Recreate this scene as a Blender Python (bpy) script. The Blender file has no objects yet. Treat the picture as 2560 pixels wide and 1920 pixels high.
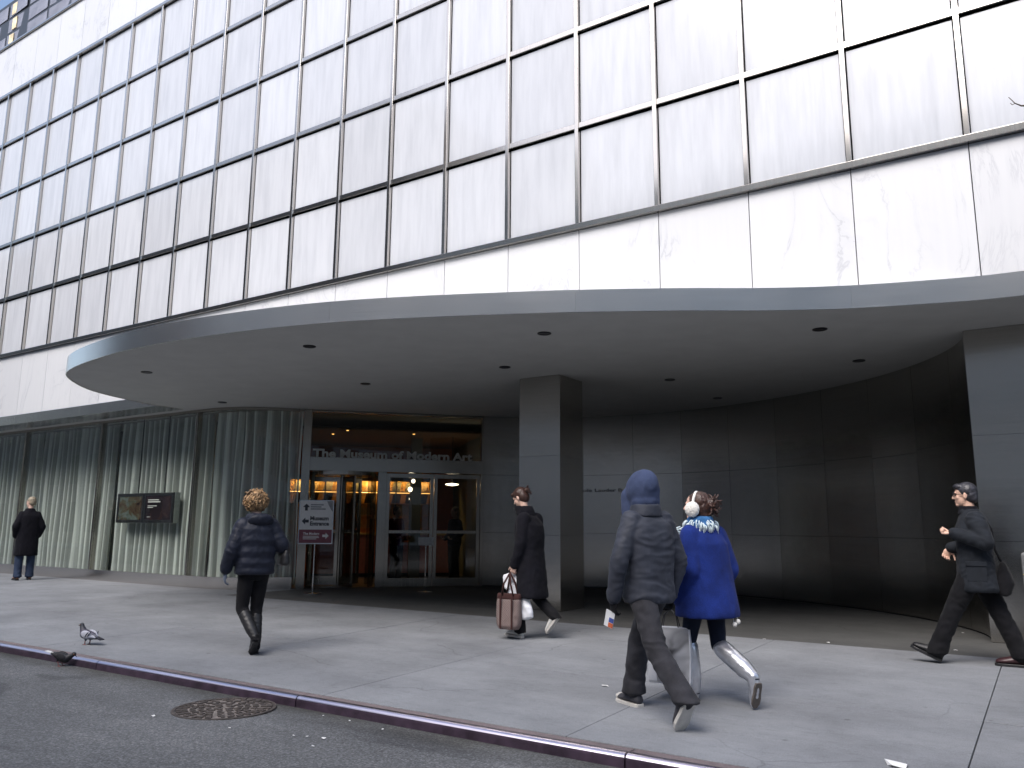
import bpy, bmesh, math, random
from mathutils import Vector, Matrix, noise
import numpy as np

random.seed(7)
scene = bpy.context.scene
COL = scene.collection
R = math.radians

# ------------------------------------------------------------------ camera
cam_d = bpy.data.cameras.new('camera')
cam = bpy.data.objects.new('camera', cam_d)
COL.objects.link(cam)
YAW, PITCH, ROLL = 0.5870, 0.1754, 0.0071
_cy, _sy, _cp, _sp = math.cos(YAW), math.sin(YAW), math.cos(PITCH), math.sin(PITCH)
fw = Vector((-_sy * _cp, _cy * _cp, _sp))
rt = Vector((_cy, _sy, 0))
up = rt.cross(fw)
r2 = rt * math.cos(ROLL) + up * math.sin(ROLL)
u2 = -rt * math.sin(ROLL) + up * math.cos(ROLL)
mw = Matrix((r2, u2, -fw)).transposed().to_4x4()
mw.translation = Vector((22.463, -9.678, 1.38))
cam.matrix_world = mw
cam_d.sensor_width = 36.0
cam_d.lens = 2010.79 / 2560 * 36.0
cam_d.clip_start = 0.05
cam_d.clip_end = 2000
scene.camera = cam

# ------------------------------------------------------------------ world, sun, exposure
SUN_EL, SUN_AZ = 50.0, 180.0          # azimuth clockwise from +Y
world = bpy.data.worlds.new('World')
scene.world = world
world.use_nodes = True
wn = world.node_tree
wn.nodes.clear()
sky = wn.nodes.new('ShaderNodeTexSky')
sky.sky_type = 'NISHITA'
sky.sun_disc = False
sky.sun_elevation = R(SUN_EL)
sky.sun_rotation = R(SUN_AZ)
sky.air_density = 1.0
sky.dust_density = 3.2
bg = wn.nodes.new('ShaderNodeBackground')
bg.inputs['Strength'].default_value = 0.125
wo = wn.nodes.new('ShaderNodeOutputWorld')
wn.links.new(sky.outputs[0], bg.inputs[0])
wn.links.new(bg.outputs[0], wo.inputs[0])
sun_d = bpy.data.lights.new('sun', 'SUN')
sun_d.energy = 1.75
sun_d.angle = R(42)
sun_d.color = (1.0, 0.985, 0.97)
sun = bpy.data.objects.new('sun', sun_d)
COL.objects.link(sun)
_d = Vector((math.sin(R(SUN_AZ)) * math.cos(R(SUN_EL)), math.cos(R(SUN_AZ)) * math.cos(R(SUN_EL)), math.sin(R(SUN_EL))))
sun.rotation_euler = _d.to_track_quat('Z', 'Y').to_euler()
sun.location = (10, -30, 40)
scene.view_settings.view_transform = 'Standard'
scene.view_settings.look = 'None'
scene.view_settings.gamma = 1.0
scene.view_settings.use_curve_mapping = False
scene.view_settings.exposure = 0.95
scene.cycles.max_bounces = 8
scene.cycles.transparent_max_bounces = 12
scene.cycles.caustics_reflective = False
scene.cycles.caustics_refractive = False

# ------------------------------------------------------------------ helpers: meshes and objects
def wloc(o):
    v = Vector((0, 0, 0))
    while o is not None:
        v += o.location
        o = o.parent
    return v

def empty(name, loc, label=None, cat=None, group=None, kind=None):
    o = bpy.data.objects.new(name, None)
    COL.objects.link(o)
    o.location = loc
    o.empty_display_size = 0.2
    tag(o, label, cat, group, kind)
    return o

def tag(o, label=None, cat=None, group=None, kind=None):
    if label: o['label'] = label
    if cat: o['category'] = cat
    if group: o['group'] = group
    if kind: o['kind'] = kind
    return o

class MB:
    """collects vertices and faces in world coordinates"""
    def __init__(s):
        s.v, s.f = [], []
    def add(s, v, f):
        n = len(s.v)
        s.v += [tuple(p) for p in v]
        s.f += [tuple(i + n for i in q) for q in f]
        return s
    def box(s, x0, x1, y0, y1, z0, z1):
        return s.add([(x0, y0, z0), (x1, y0, z0), (x1, y1, z0), (x0, y1, z0), (x0, y0, z1), (x1, y0, z1), (x1, y1, z1), (x0, y1, z1)],
                     [(3, 2, 1, 0), (4, 5, 6, 7), (0, 1, 5, 4), (1, 2, 6, 5), (2, 3, 7, 6), (3, 0, 4, 7)])
    def obox(s, o, a, b, c):
        """box from corner o and edge vectors a, b, c"""
        o, a, b, c = Vector(o), Vector(a), Vector(b), Vector(c)
        if a.cross(b).dot(c) < 0: a, b = b, a
        p = [o, o + a, o + a + b, o + b]
        p += [q + c for q in p]
        return s.add(p, [(3, 2, 1, 0), (4, 5, 6, 7), (0, 1, 5, 4), (1, 2, 6, 5), (2, 3, 7, 6), (3, 0, 4, 7)])
    def prism(s, poly, z0, z1):
        n = len(poly)
        v = [(x, y, z0) for x, y in poly] + [(x, y, z1) for x, y in poly]
        f = [tuple(range(n - 1, -1, -1)), tuple(range(n, 2 * n))]
        f += [(i, (i + 1) % n, n + (i + 1) % n, n + i) for i in range(n)]
        return s.add(v, f)
    def loft(s, rings, caps=True):
        n = len(rings[0]); m = len(s.v); k = len(rings)
        for r in rings: s.v += [tuple(p) for p in r]
        for i in range(k - 1):
            for j in range(n):
                a, b = m + i * n + j, m + i * n + (j + 1) % n
                s.f.append((a, b, b + n, a + n))
        if caps:
            s.f.append(tuple(m + j for j in range(n - 1, -1, -1)))
            s.f.append(tuple(m + (k - 1) * n + j for j in range(n)))
        return s
    def tube(s, pts, rad, seg=8):
        pts = [Vector(p) for p in pts]
        if not hasattr(rad, '__len__'): rad = [rad] * len(pts)
        rings = []
        u = None
        for i, p in enumerate(pts):
            d = (pts[min(i + 1, len(pts) - 1)] - pts[max(i - 1, 0)]).normalized()
            if u is None: u = d.orthogonal().normalized()
            u = (u - d * u.dot(d)).normalized()
            w = d.cross(u)
            rings.append([p + (u * math.cos(t) + w * math.sin(t)) * rad[i] for t in [2 * math.pi * j / seg for j in range(seg)]])
        return s.loft(rings)
    def cap(s, p0, r0, p1, r1, seg=14, sq=None, k=1.0):
        """tapered capsule; sq = direction along which the section is scaled by k"""
        p0, p1 = Vector(p0), Vector(p1)
        d = p1 - p0
        L = max(d.length, 1e-5); d = d / L
        u = d.orthogonal().normalized(); w = d.cross(u)
        rings = []
        for a in (-88, -60, -30, 0):
            rings.append((p0 + d * r0 * math.sin(R(a)), r0 * math.cos(R(a))))
        for a in (0, 30, 60, 88):
            rings.append((p1 + d * r1 * math.sin(R(a)), r1 * math.cos(R(a))))
        out = []
        for c, rr in rings:
            ring = []
            for j in range(seg):
                t = 2 * math.pi * j / seg
                o = (u * math.cos(t) + w * math.sin(t)) * rr
                if sq is not None:
                    o = o + sq * (o.dot(sq) * (k - 1))
                ring.append(c + o)
            out.append(ring)
        return s.loft(out)
    def ell(s, c, ax, seg=16, rings=10):
        """ellipsoid with three axis vectors"""
        c = Vector(c); a, b, d = [Vector(q) for q in ax]
        if a.cross(b).dot(d) < 0: a = -a
        out = []
        for i in range(rings):
            ph = -math.pi / 2 + math.pi * (i + 0.5) / rings
            out.append([c + (a * math.cos(t) + b * math.sin(t)) * math.cos(ph) + d * math.sin(ph) for t in [2 * math.pi * j / seg for j in range(seg)]])
        return s.loft(out)
    def lathe(s, c, prof, seg=24):
        c = Vector(c)
        return s.loft([[c + Vector((r * math.cos(t), r * math.sin(t), z)) for t in [2 * math.pi * j / seg for j in range(seg)]] for r, z in prof])
    def build(s, name, mat, parent=None, smooth=False, **kw):
        return obj(name, s.v, s.f, mat, parent, smooth, **kw)

def obj(name, v, f, mat, parent=None, smooth=False, label=None, cat=None, group=None, kind=None, bevel=0, loc=None):
    off = wloc(parent) if parent is not None else Vector((0, 0, 0))
    me = bpy.data.meshes.new(name)
    base = Vector(loc) if loc is not None else (off if parent is not None else Vector(v[0]) * 0)
    me.from_pydata([tuple(Vector(p) - base) for p in v], [], f)
    me.update()
    if smooth:
        me.polygons.foreach_set('use_smooth', [True] * len(me.polygons))
    o = bpy.data.objects.new(name, me)
    COL.objects.link(o)
    if mat: me.materials.append(mat)
    if parent is not None:
        o.parent = parent
        o.location = base - off
    else:
        o.location = base
    if bevel:
        b = o.modifiers.new('bevel', 'BEVEL'); b.width = bevel; b.segments = 2; b.limit_method = 'ANGLE'
    tag(o, label, cat, group, kind)
    return o

def remesh(mb, voxel, smooth=4, fac=0.5):
    me = bpy.data.meshes.new('tmp')
    me.from_pydata(mb.v, [], mb.f); me.update()
    o = bpy.data.objects.new('tmp', me); COL.objects.link(o)
    m = o.modifiers.new('r', 'REMESH'); m.mode = 'VOXEL'; m.voxel_size = voxel
    if smooth:
        q = o.modifiers.new('s', 'SMOOTH'); q.factor = fac; q.iterations = smooth
    dg = bpy.context.evaluated_depsgraph_get()
    e = o.evaluated_get(dg)
    t = e.to_mesh()
    n = len(t.vertices)
    co = np.empty(n * 3, dtype=np.float32); t.vertices.foreach_get('co', co)
    nr = np.empty(n * 3, dtype=np.float32); t.vertices.foreach_get('normal', nr)
    fs = [tuple(p.vertices) for p in t.polygons]
    e.to_mesh_clear()
    bpy.data.objects.remove(o); bpy.data.meshes.remove(me)
    return co.reshape(-1, 3), nr.reshape(-1, 3), fs

def folds(co, nr, amp, f, seed=0, f2=None):
    """cloth folds: ridged noise pushed along the normal, f = frequencies per axis"""
    out = co.copy()
    for i in range(len(co)):
        p = Vector((co[i][0] * f[0] + seed, co[i][1] * f[1] + seed * 1.7, co[i][2] * f[2] + seed * .3))
        w = noise.noise(p * .6 + Vector((9, 4, 2)))
        a = noise.noise(p + Vector((w, w, w)) * 1.2)
        r = 1 - abs(a) * 2
        b = noise.noise(p * 2.3 + Vector((5, 1, 3)))
        out[i] = co[i] + nr[i] * amp * (r * .7 + b * .5)
    return out

# ------------------------------------------------------------------ helpers: materials
def mat(name):
    m = bpy.data.materials.new(name); m.use_nodes = True
    nt = m.node_tree
    b = nt.nodes['Principled BSDF']
    return m, nt, b

def N(nt, t, **kw):
    n = nt.nodes.new(t)
    for k, v in kw.items():
        if k in n.inputs: n.inputs[k].default_value = v
        else: setattr(n, k, v)
    return n

def coords(nt, scale=(1, 1, 1), out='Object', rot=(0, 0, 0)):
    tc = nt.nodes.new('ShaderNodeTexCoord')
    mp = nt.nodes.new('ShaderNodeMapping')
    mp.inputs['Scale'].default_value = scale
    mp.inputs['Rotation'].default_value = rot
    nt.links.new(tc.outputs[out], mp.inputs['Vector'])
    return mp.outputs['Vector']

def world_coords(nt, scale=(1, 1, 1), rot=(0, 0, 0)):
    g = nt.nodes.new('ShaderNodeNewGeometry')
    mp = nt.nodes.new('ShaderNodeMapping')
    mp.inputs['Scale'].default_value = scale
    mp.inputs['Rotation'].default_value = rot
    nt.links.new(g.outputs['Position'], mp.inputs['Vector'])
    return mp.outputs['Vector']

def ramp(nt, fac, stops):
    r = nt.nodes.new('ShaderNodeValToRGB')
    el = r.color_ramp.elements
    while len(el) < len(stops): el.new(0.5)
    for e, (p, c) in zip(el, stops):
        e.position = p
        e.color = (*c, 1) if len(c) == 3 else c
    nt.links.new(fac, r.inputs['Fac'])
    return r.outputs['Color']

def mix(nt, fac, a, b, mode='MIX'):
    m = nt.nodes.new('ShaderNodeMix'); m.data_type = 'RGBA'; m.blend_type = mode
    for s, v in ((0, fac), (6, a), (7, b)):
        if hasattr(v, 'is_linked') or hasattr(v, 'links'): nt.links.new(v, m.inputs[s])
        else: m.inputs[s].default_value = v if s == 0 else ((*v, 1) if len(v) == 3 else v)
    return m.outputs[2]

def bump(nt, b, h, strength=.3, dist=.01):
    n = nt.nodes.new('ShaderNodeBump'); n.inputs['Strength'].default_value = strength; n.inputs['Distance'].default_value = dist
    nt.links.new(h, n.inputs['Height']); nt.links.new(n.outputs['Normal'], b.inputs['Normal'])
    return n

def simple(name, col, rough=.6, metal=0.0, spec=.5, noise_amt=.15, nscale=20, bump_s=0.0, emis=None, es=0):
    m, nt, b = mat(name)
    v = coords(nt)
    n = N(nt, 'ShaderNodeTexNoise', Scale=nscale, Detail=4.0)
    nt.links.new(v, n.inputs['Vector'])
    lo = tuple(c * (1 - noise_amt) for c in col); hi = tuple(min(1, c * (1 + noise_amt)) for c in col)
    nt.links.new(ramp(nt, n.outputs['Fac'], [(.3, lo), (.7, hi)]), b.inputs['Base Color'])
    b.inputs['Roughness'].default_value = rough
    b.inputs['Metallic'].default_value = metal
    b.inputs['Specular IOR Level'].default_value = spec
    if bump_s: bump(nt, b, n.outputs['Fac'], bump_s, .005)
    if emis:
        b.inputs['Emission Color'].default_value = (*emis, 1); b.inputs['Emission Strength'].default_value = es
    return m

def cloth(name, col, rough=.85, weave=350, amt=.25, sheen=.04, fold=0.0):
    m, nt, b = mat(name)
    v = coords(nt)
    n1 = N(nt, 'ShaderNodeTexNoise', Scale=7.0, Detail=5.0)
    n2 = N(nt, 'ShaderNodeTexNoise', Scale=float(weave), Detail=2.0)
    nt.links.new(v, n1.inputs['Vector']); nt.links.new(v, n2.inputs['Vector'])
    lo = tuple(c * (1 - amt) for c in col); hi = tuple(min(1, c * (1 + amt)) for c in col)
    c1 = ramp(nt, n1.outputs['Fac'], [(.3, lo), (.7, hi)])
    c2 = ramp(nt, n2.outputs['Fac'], [(.3, (.72, .72, .72)), (.7, (1.2, 1.2, 1.2))])
    nt.links.new(mix(nt, 1.0, c1, c2, 'MULTIPLY'), b.inputs['Base Color'])
    b.inputs['Roughness'].default_value = rough
    b.inputs['Specular IOR Level'].default_value = .25
    b.inputs['Sheen Weight'].default_value = sheen
    bump(nt, b, n2.outputs['Fac'], .25, .003)
    return m

def steel(name, col=(.42, .42, .43), rough=.30, horiz=True, wave=0.0):
    """brushed stainless steel with large soft waviness"""
    m, nt, b = mat(name)
    v = world_coords(nt, (1.2, 1.2, 160) if horiz else (160, 160, 1.2))
    n = N(nt, 'ShaderNodeTexNoise', Scale=1.0, Detail=3.0)
    nt.links.new(v, n.inputs['Vector'])
    big = N(nt, 'ShaderNodeTexNoise', Scale=1.3, Detail=3.0)
    nt.links.new(world_coords(nt, (1, 1, 1)), big.inputs['Vector'])
    oi = nt.nodes.new('ShaderNodeObjectInfo')
    c = ramp(nt, n.outputs['Fac'], [(.2, tuple(q * .88 for q in col)), (.8, tuple(min(1, q * 1.1) for q in col))])
    c = mix(nt, 1.0, c, ramp(nt, oi.outputs['Random'], [(0, (.96, .96, .96)), (1, (1.02, 1.02, 1.02))]), 'MULTIPLY')
    nt.links.new(c, b.inputs['Base Color'])
    b.inputs['Metallic'].default_value = 1.0
    r = N(nt, 'ShaderNodeMapRange'); r.inputs['To Min'].default_value = rough * .75; r.inputs['To Max'].default_value = rough * 1.35
    mx = N(nt, 'ShaderNodeMath', operation='ADD'); nt.links.new(n.outputs['Fac'], mx.inputs[0]); nt.links.new(big.outputs['Fac'], mx.inputs[1])
    hf = N(nt, 'ShaderNodeMath', operation='MULTIPLY'); hf.inputs[1].default_value = .5; nt.links.new(mx.outputs[0], hf.inputs[0])
    nt.links.new(hf.outputs[0], r.inputs['Value']); nt.links.new(r.outputs[0], b.inputs['Roughness'])
    b.inputs['Anisotropic'].default_value = .5
    bn = bump(nt, b, n.outputs['Fac'], .06, .002)
    if wave:
        b2 = nt.nodes.new('ShaderNodeBump'); b2.inputs['Strength'].default_value = wave; b2.inputs['Distance'].default_value = .05
        nt.links.new(big.outputs['Fac'], b2.inputs['Height']); nt.links.new(b2.outputs['Normal'], bn.inputs['Normal'])
    return m

def glass(name, tint=(1, 1, 1), refl=1.0, rough=.01):
    m, nt, b = mat(name)
    nt.nodes.remove(b)
    out = nt.nodes['Material Output']
    tr = nt.nodes.new('ShaderNodeBsdfTransparent'); tr.inputs[0].default_value = (*tint, 1)
    gl = nt.nodes.new('ShaderNodeBsdfGlossy'); gl.inputs['Roughness'].default_value = rough
    fr = nt.nodes.new('ShaderNodeFresnel')
    ge = nt.nodes.new('ShaderNodeNewGeometry')
    io = N(nt, 'ShaderNodeMapRange'); io.inputs['To Min'].default_value = 1.5; io.inputs['To Max'].default_value = 1 / 1.5
    nt.links.new(ge.outputs['Backfacing'], io.inputs['Value']); nt.links.new(io.outputs[0], fr.inputs[0])
    mu = N(nt, 'ShaderNodeMath', operation='MULTIPLY'); mu.inputs[1].default_value = refl
    nt.links.new(fr.outputs[0], mu.inputs[0])
    ms = nt.nodes.new('ShaderNodeMixShader')
    nt.links.new(mu.outputs[0], ms.inputs[0]); nt.links.new(tr.outputs[0], ms.inputs[1]); nt.links.new(gl.outputs[0], ms.inputs[2])
    nt.links.new(ms.outputs[0], out.inputs['Surface'])
    return m

# ------------------------------------------------------------------ materials
def make_facade_glass():
    m, nt, b = mat('white_wired_glass')
    oi = nt.nodes.new('ShaderNodeObjectInfo')
    tc = nt.nodes.new('ShaderNodeTexCoord')
    ad = N(nt, 'ShaderNodeVectorMath', operation='ADD')
    cb = nt.nodes.new('ShaderNodeCombineXYZ')
    mu = N(nt, 'ShaderNodeMath', operation='MULTIPLY'); mu.inputs[1].default_value = 40.0
    nt.links.new(oi.outputs['Random'], mu.inputs[0]); nt.links.new(mu.outputs[0], cb.inputs[0]); nt.links.new(mu.outputs[0], cb.inputs[1])
    nt.links.new(tc.outputs['Object'], ad.inputs[0]); nt.links.new(cb.outputs[0], ad.inputs[1])
    mp = nt.nodes.new('ShaderNodeMapping'); mp.inputs['Scale'].default_value = (5.0, 1, .55)
    mp.inputs['Rotation'].default_value = (0, R(9), 0)
    nt.links.new(ad.outputs[0], mp.inputs['Vector'])
    n = N(nt, 'ShaderNodeTexNoise', Scale=1.4, Detail=6.0, Roughness=.6); nt.links.new(mp.outputs[0], n.inputs['Vector'])
    n2 = N(nt, 'ShaderNodeTexNoise', Scale=26.0, Detail=2.0)
    mp2 = nt.nodes.new('ShaderNodeMapping'); mp2.inputs['Scale'].default_value = (1, 1, .06); nt.links.new(ad.outputs[0], mp2.inputs['Vector']); nt.links.new(mp2.outputs[0], n2.inputs['Vector'])
    c = ramp(nt, n.outputs['Fac'], [(.2, (.50, .518, .56)), (.55, (.60, .618, .66)), (.85, (.645, .662, .70))])
    c = mix(nt, 1.0, c, ramp(nt, n2.outputs['Fac'], [(.2, (.975, .975, .975)), (.8, (1.015, 1.015, 1.015))]), 'MULTIPLY')
    c = mix(nt, 1.0, c, ramp(nt, oi.outputs['Random'], [(0, (.90, .90, .905)), (1, (1.04, 1.04, 1.04))]), 'MULTIPLY')
    nt.links.new(c, b.inputs['Base Color'])
    b.inputs['Roughness'].default_value = .10
    b.inputs['Specular IOR Level'].default_value = .6
    return m

def make_marble():
    m, nt, b = mat('white_marble')
    v = world_coords(nt, (1, 1, .45), (0, R(25), 0))
    w = N(nt, 'ShaderNodeTexNoise', Scale=1.1, Detail=7.0, Roughness=.62, Distortion=1.4); nt.links.new(v, w.inputs['Vector'])
    s = N(nt, 'ShaderNodeMath', operation='SUBTRACT'); s.inputs[1].default_value = .5; nt.links.new(w.outputs['Fac'], s.inputs[0])
    a = N(nt, 'ShaderNodeMath', operation='ABSOLUTE'); nt.links.new(s.outputs[0], a.inputs[0])
    vein = ramp(nt, a.outputs[0], [(0.0, (.50, .51, .545)), (.014, (.625, .635, .66)), (.07, (.66, .668, .69))])
    n2 = N(nt, 'ShaderNodeTexNoise', Scale=.8, Detail=3.0); nt.links.new(world_coords(nt), n2.inputs['Vector'])
    mask = ramp(nt, n2.outputs['Fac'], [(.45, (0, 0, 0)), (.62, (1, 1, 1))])
    c = mix(nt, mask, (.655, .663, .685), vein)
    oi = nt.nodes.new('ShaderNodeObjectInfo')
    c = mix(nt, 1.0, c, ramp(nt, oi.outputs['Random'], [(0, (.95, .95, .955)), (1, (1.03, 1.03, 1.03))]), 'MULTIPLY')
    v3 = world_coords(nt, (12, 12, .5))
    n3 = N(nt, 'ShaderNodeTexNoise', Scale=1.0, Detail=3.0); nt.links.new(v3, n3.inputs['Vector'])
    c = mix(nt, 1.0, c, ramp(nt, n3.outputs['Fac'], [(.3, (.975, .975, .98)), (.6, (1, 1, 1))]), 'MULTIPLY')
    nt.links.new(c, b.inputs['Base Color'])
    b.inputs['Roughness'].default_value = .35
    return m

def make_concrete(name, col, scale=1.0, dark=.8, warm=0.0):
    m, nt, b = mat(name)
    oi = nt.nodes.new('ShaderNodeObjectInfo')
    v = world_coords(nt)
    a = N(nt, 'ShaderNodeTexNoise', Scale=1.1 * scale, Detail=8.0, Roughness=.65); nt.links.new(v, a.inputs['Vector'])
    f = N(nt, 'ShaderNodeTexNoise', Scale=140.0, Detail=3.0); nt.links.new(v, f.inputs['Vector'])
    k = N(nt, 'ShaderNodeTexVoronoi', Scale=55.0); nt.links.new(v, k.inputs['Vector'])
    c = ramp(nt, a.outputs['Fac'], [(.3, tuple(q * dark for q in col)), (.7, tuple(q * 1.12 for q in col))])
    c = mix(nt, 1.0, c, ramp(nt, f.outputs['Fac'], [(.3, (.80, .80, .80)), (.7, (1.15, 1.15, 1.15))]), 'MULTIPLY')
    c = mix(nt, 1.0, c, ramp(nt, k.outputs['Distance'], [(.06, (.78, .78, .78)), (.16, (1, 1, 1))]), 'MULTIPLY')
    # trodden gum spots and old stains
    g = N(nt, 'ShaderNodeTexVoronoi', Scale=2.2); nt.links.new(v, g.inputs['Vector'])
    c = mix(nt, 1.0, c, ramp(nt, g.outputs['Distance'], [(.035, (.62, .62, .62)), (.06, (1, 1, 1))]), 'MULTIPLY')
    st = N(nt, 'ShaderNodeTexNoise', Scale=.5, Detail=6.0, Roughness=.7); nt.links.new(world_coords(nt, (.6, 1.6, 1)), st.inputs['Vector'])
    c = mix(nt, 1.0, c, ramp(nt, st.outputs['Fac'], [(.36, (.80, .80, .81)), (.6, (1, 1, 1))]), 'MULTIPLY')
    c = mix(nt, 1.0, c, ramp(nt, oi.outputs['Random'], [(0, (.92, .92, .92)), (1, (1.05, 1.05, 1.05))]), 'MULTIPLY')
    # fine wandering cracks
    cw = N(nt, 'ShaderNodeTexNoise', Scale=1.6, Detail=5.0); nt.links.new(v, cw.inputs['Vector'])
    va = N(nt, 'ShaderNodeVectorMath', operation='MULTIPLY_ADD'); va.inputs[1].default_value = (.5, .5, .5)
    nt.links.new(cw.outputs['Color'], va.inputs[0]); nt.links.new(v, va.inputs[2])
    cv = N(nt, 'ShaderNodeTexVoronoi', Scale=.42, feature='DISTANCE_TO_EDGE'); nt.links.new(va.outputs[0], cv.inputs['Vector'])
    cm = N(nt, 'ShaderNodeTexNoise', Scale=.7); nt.links.new(v, cm.inputs['Vector'])
    crk = ramp(nt, cv.outputs['Distance'], [(.0, (.70, .70, .70)), (.0045, (1, 1, 1))])
    c = mix(nt, 1.0, c, mix(nt, ramp(nt, cm.outputs['Fac'], [(.48, (0, 0, 0)), (.56, (1, 1, 1))]), (1, 1, 1), crk), 'MULTIPLY')
    sc = N(nt, 'ShaderNodeTexNoise', Scale=9.0, Detail=6.0, Roughness=.75); nt.links.new(world_coords(nt, (1, 2.2, 1)), sc.inputs['Vector'])
    c = mix(nt, 1.0, c, ramp(nt, sc.outputs['Fac'], [(.28, (.80, .80, .80)), (.45, (1, 1, 1)), (.72, (1.06, 1.06, 1.06))]), 'MULTIPLY')
    nt.links.new(c, b.inputs['Base Color'])
    b.inputs['Roughness'].default_value = .82
    b.inputs['Specular IOR Level'].default_value = .3
    bump(nt, b, f.outputs['Fac'], .35, .003)
    return m

def make_asphalt():
    m, nt, b = mat('worn_asphalt')
    v = world_coords(nt)
    a = N(nt, 'ShaderNodeTexNoise', Scale=.9, Detail=8.0, Roughness=.7); nt.links.new(world_coords(nt, (.5, 1.4, 1)), a.inputs['Vector'])
    f = N(nt, 'ShaderNodeTexVoronoi', Scale=95.0); nt.links.new(v, f.inputs['Vector'])
    h = N(nt, 'ShaderNodeTexNoise', Scale=60.0, Detail=4.0, Roughness=.7); nt.links.new(v, h.inputs['Vector'])
    c = ramp(nt, a.outputs['Fac'], [(.3, (.072, .075, .080)), (.55, (.105, .109, .115)), (.72, (.145, .149, .155))])
    c = mix(nt, 1.0, c, ramp(nt, f.outputs['Color'], [(.1, (.6, .6, .6)), (.6, (1.05, 1.05, 1.05)), (.95, (1.9, 1.9, 1.9))]), 'MULTIPLY')
    c = mix(nt, 1.0, c, ramp(nt, h.outputs['Fac'], [(.3, (.7, .7, .7)), (.7, (1.3, 1.3, 1.3))]), 'MULTIPLY')
    # tar patches
    t = N(nt, 'ShaderNodeTexNoise', Scale=.7, Detail=5.0, Distortion=.6); nt.links.new(world_coords(nt, (.55, 1.7, 1)), t.inputs['Vector'])
    c = mix(nt, 1.0, c, ramp(nt, t.outputs['Fac'], [(.36, (.62, .62, .63)), (.42, (1, 1, 1))]), 'MULTIPLY')
    # dirt washed into the gutter
    g = nt.nodes.new('ShaderNodeNewGeometry'); sp = nt.nodes.new('ShaderNodeSeparateXYZ'); nt.links.new(g.outputs['Position'], sp.inputs[0])
    gd = N(nt, 'ShaderNodeTexNoise', Scale=2.4, Detail=6.0); nt.links.new(world_coords(nt, (.5, 1, 1)), gd.inputs['Vector'])
    mr = N(nt, 'ShaderNodeMapRange'); mr.inputs['From Min'].default_value = -5.35; mr.inputs['From Max'].default_value = -4.90
    nt.links.new(sp.outputs['Y'], mr.inputs['Value'])
    ml = N(nt, 'ShaderNodeMath', operation='MULTIPLY'); nt.links.new(mr.outputs[0], ml.inputs[0]); nt.links.new(gd.outputs['Fac'], ml.inputs[1])
    c = mix(nt, 1.0, c, ramp(nt, ml.outputs[0], [(.15, (1, 1, 1)), (.5, (.50, .48, .42))]), 'MULTIPLY')
    nt.links.new(c, b.inputs['Base Color'])
    b.inputs['Roughness'].default_value = .8
    mx = N(nt, 'ShaderNodeMath', operation='ADD'); nt.links.new(f.outputs['Distance'], mx.inputs[0]); nt.links.new(h.outputs['Fac'], mx.inputs[1])
    bump(nt, b, mx.outputs[0], .5, .006)
    return m

def make_curtain():
    m, nt, b = mat('sheer_curtain')
    n = N(nt, 'ShaderNodeTexNoise', Scale=1.0, Detail=4.0); nt.links.new(world_coords(nt, (22, 22, .25)), n.inputs['Vector'])
    c = ramp(nt, n.outputs['Fac'], [(.3, (.66, .70, .655)), (.7, (.84, .875, .83))])
    nt.links.new(c, b.inputs['Base Color'])
    b.inputs['Roughness'].default_value = .9
    b.inputs['Specular IOR Level'].default_value = .1
    # sheer weave: thin where it faces you, dense where the pleats turn edge-on or double up
    lw_ = nt.nodes.new('ShaderNodeLayerWeight'); lw_.inputs['Blend'].default_value = .5
    n2 = N(nt, 'ShaderNodeTexNoise', Scale=1.0, Detail=3.0); nt.links.new(world_coords(nt, (7, 7, .12)), n2.inputs['Vector'])
    ad = N(nt, 'ShaderNodeMath', operation='ADD'); nt.links.new(lw_.outputs['Facing'], ad.inputs[0]); nt.links.new(n2.outputs['Fac'], ad.inputs[1])
    nt.links.new(ramp(nt, ad.outputs[0], [(.55, (.42, .42, .42)), (.95, (.97, .97, .97))]), b.inputs['Alpha'])
    return m

M = {}
M['fglass'] = make_facade_glass()
M['marble'] = make_marble()
M['side'] = make_concrete('sidewalk_concrete', (.242, .252, .270))
M['kerbc'] = make_concrete('rusty_kerb_concrete', (.19, .155, .16), 3.0, .75)
M['asphalt'] = make_asphalt()
M['floor'] = make_concrete('terrazzo_and_painted_shade', (.090, .090, .088), 2.0, .85)
M['steel'] = steel('brushed_steel', (.51, .487, .45), .21, wave=.12)
M['fascia'] = steel('fascia_steel', (.95, .89, .845), .22, wave=.08)
M['mull'] = steel('mullion_metal', (.58, .545, .50), .13, False)
M['dsteel'] = steel('door_steel', (.40, .375, .335), .24, False)
M['kerbs'] = steel('kerb_steel', (.60, .55, .63), .28)
M['plinth'] = steel('plinth_steel', (.66, .63, .60), .20, wave=.05)
M['kerbf'] = simple('rusty_kerb_face', (.060, .040, .062), .45, .3, noise_amt=.4, nscale=9)
M['soffit'] = simple('soffit_plaster', (.575, .575, .55), .9, noise_amt=.04, nscale=3, bump_s=.08)
M['dark'] = simple('dark_gap', (.02, .02, .022), .8)
M['joint'] = simple('joint_filler', (.07, .07, .07), .9)
M['curtain'] = make_curtain()
M['pane'] = glass('window_glass', (.93, .95, .94), 1.1)
M['dpane'] = glass('door_glass', (.66, .66, .63), 1.2)
M['white'] = simple('white_plastic', (.75, .76, .78), .5, noise_amt=.04)
M['black'] = simple('black_plastic', (.018, .018, .02), .35, noise_amt=.1)
M['chrome'] = simple('satin_chrome', (.6, .6, .6), .2, 1.0, noise_amt=.05)
M['orange'] = simple('orange_wall', (.42, .11, .03), .6)
M['wood'] = simple('counter_red', (.55, .17, .11), .5)
M['lceil'] = simple('lobby_ceiling', (.15, .085, .05), .8, noise_amt=.05)
M['lfloor'] = simple('lobby_floor', (.07, .065, .06), .35)
M['dwall'] = simple('lobby_dark_wall', (.10, .105, .085), .7)
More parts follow.
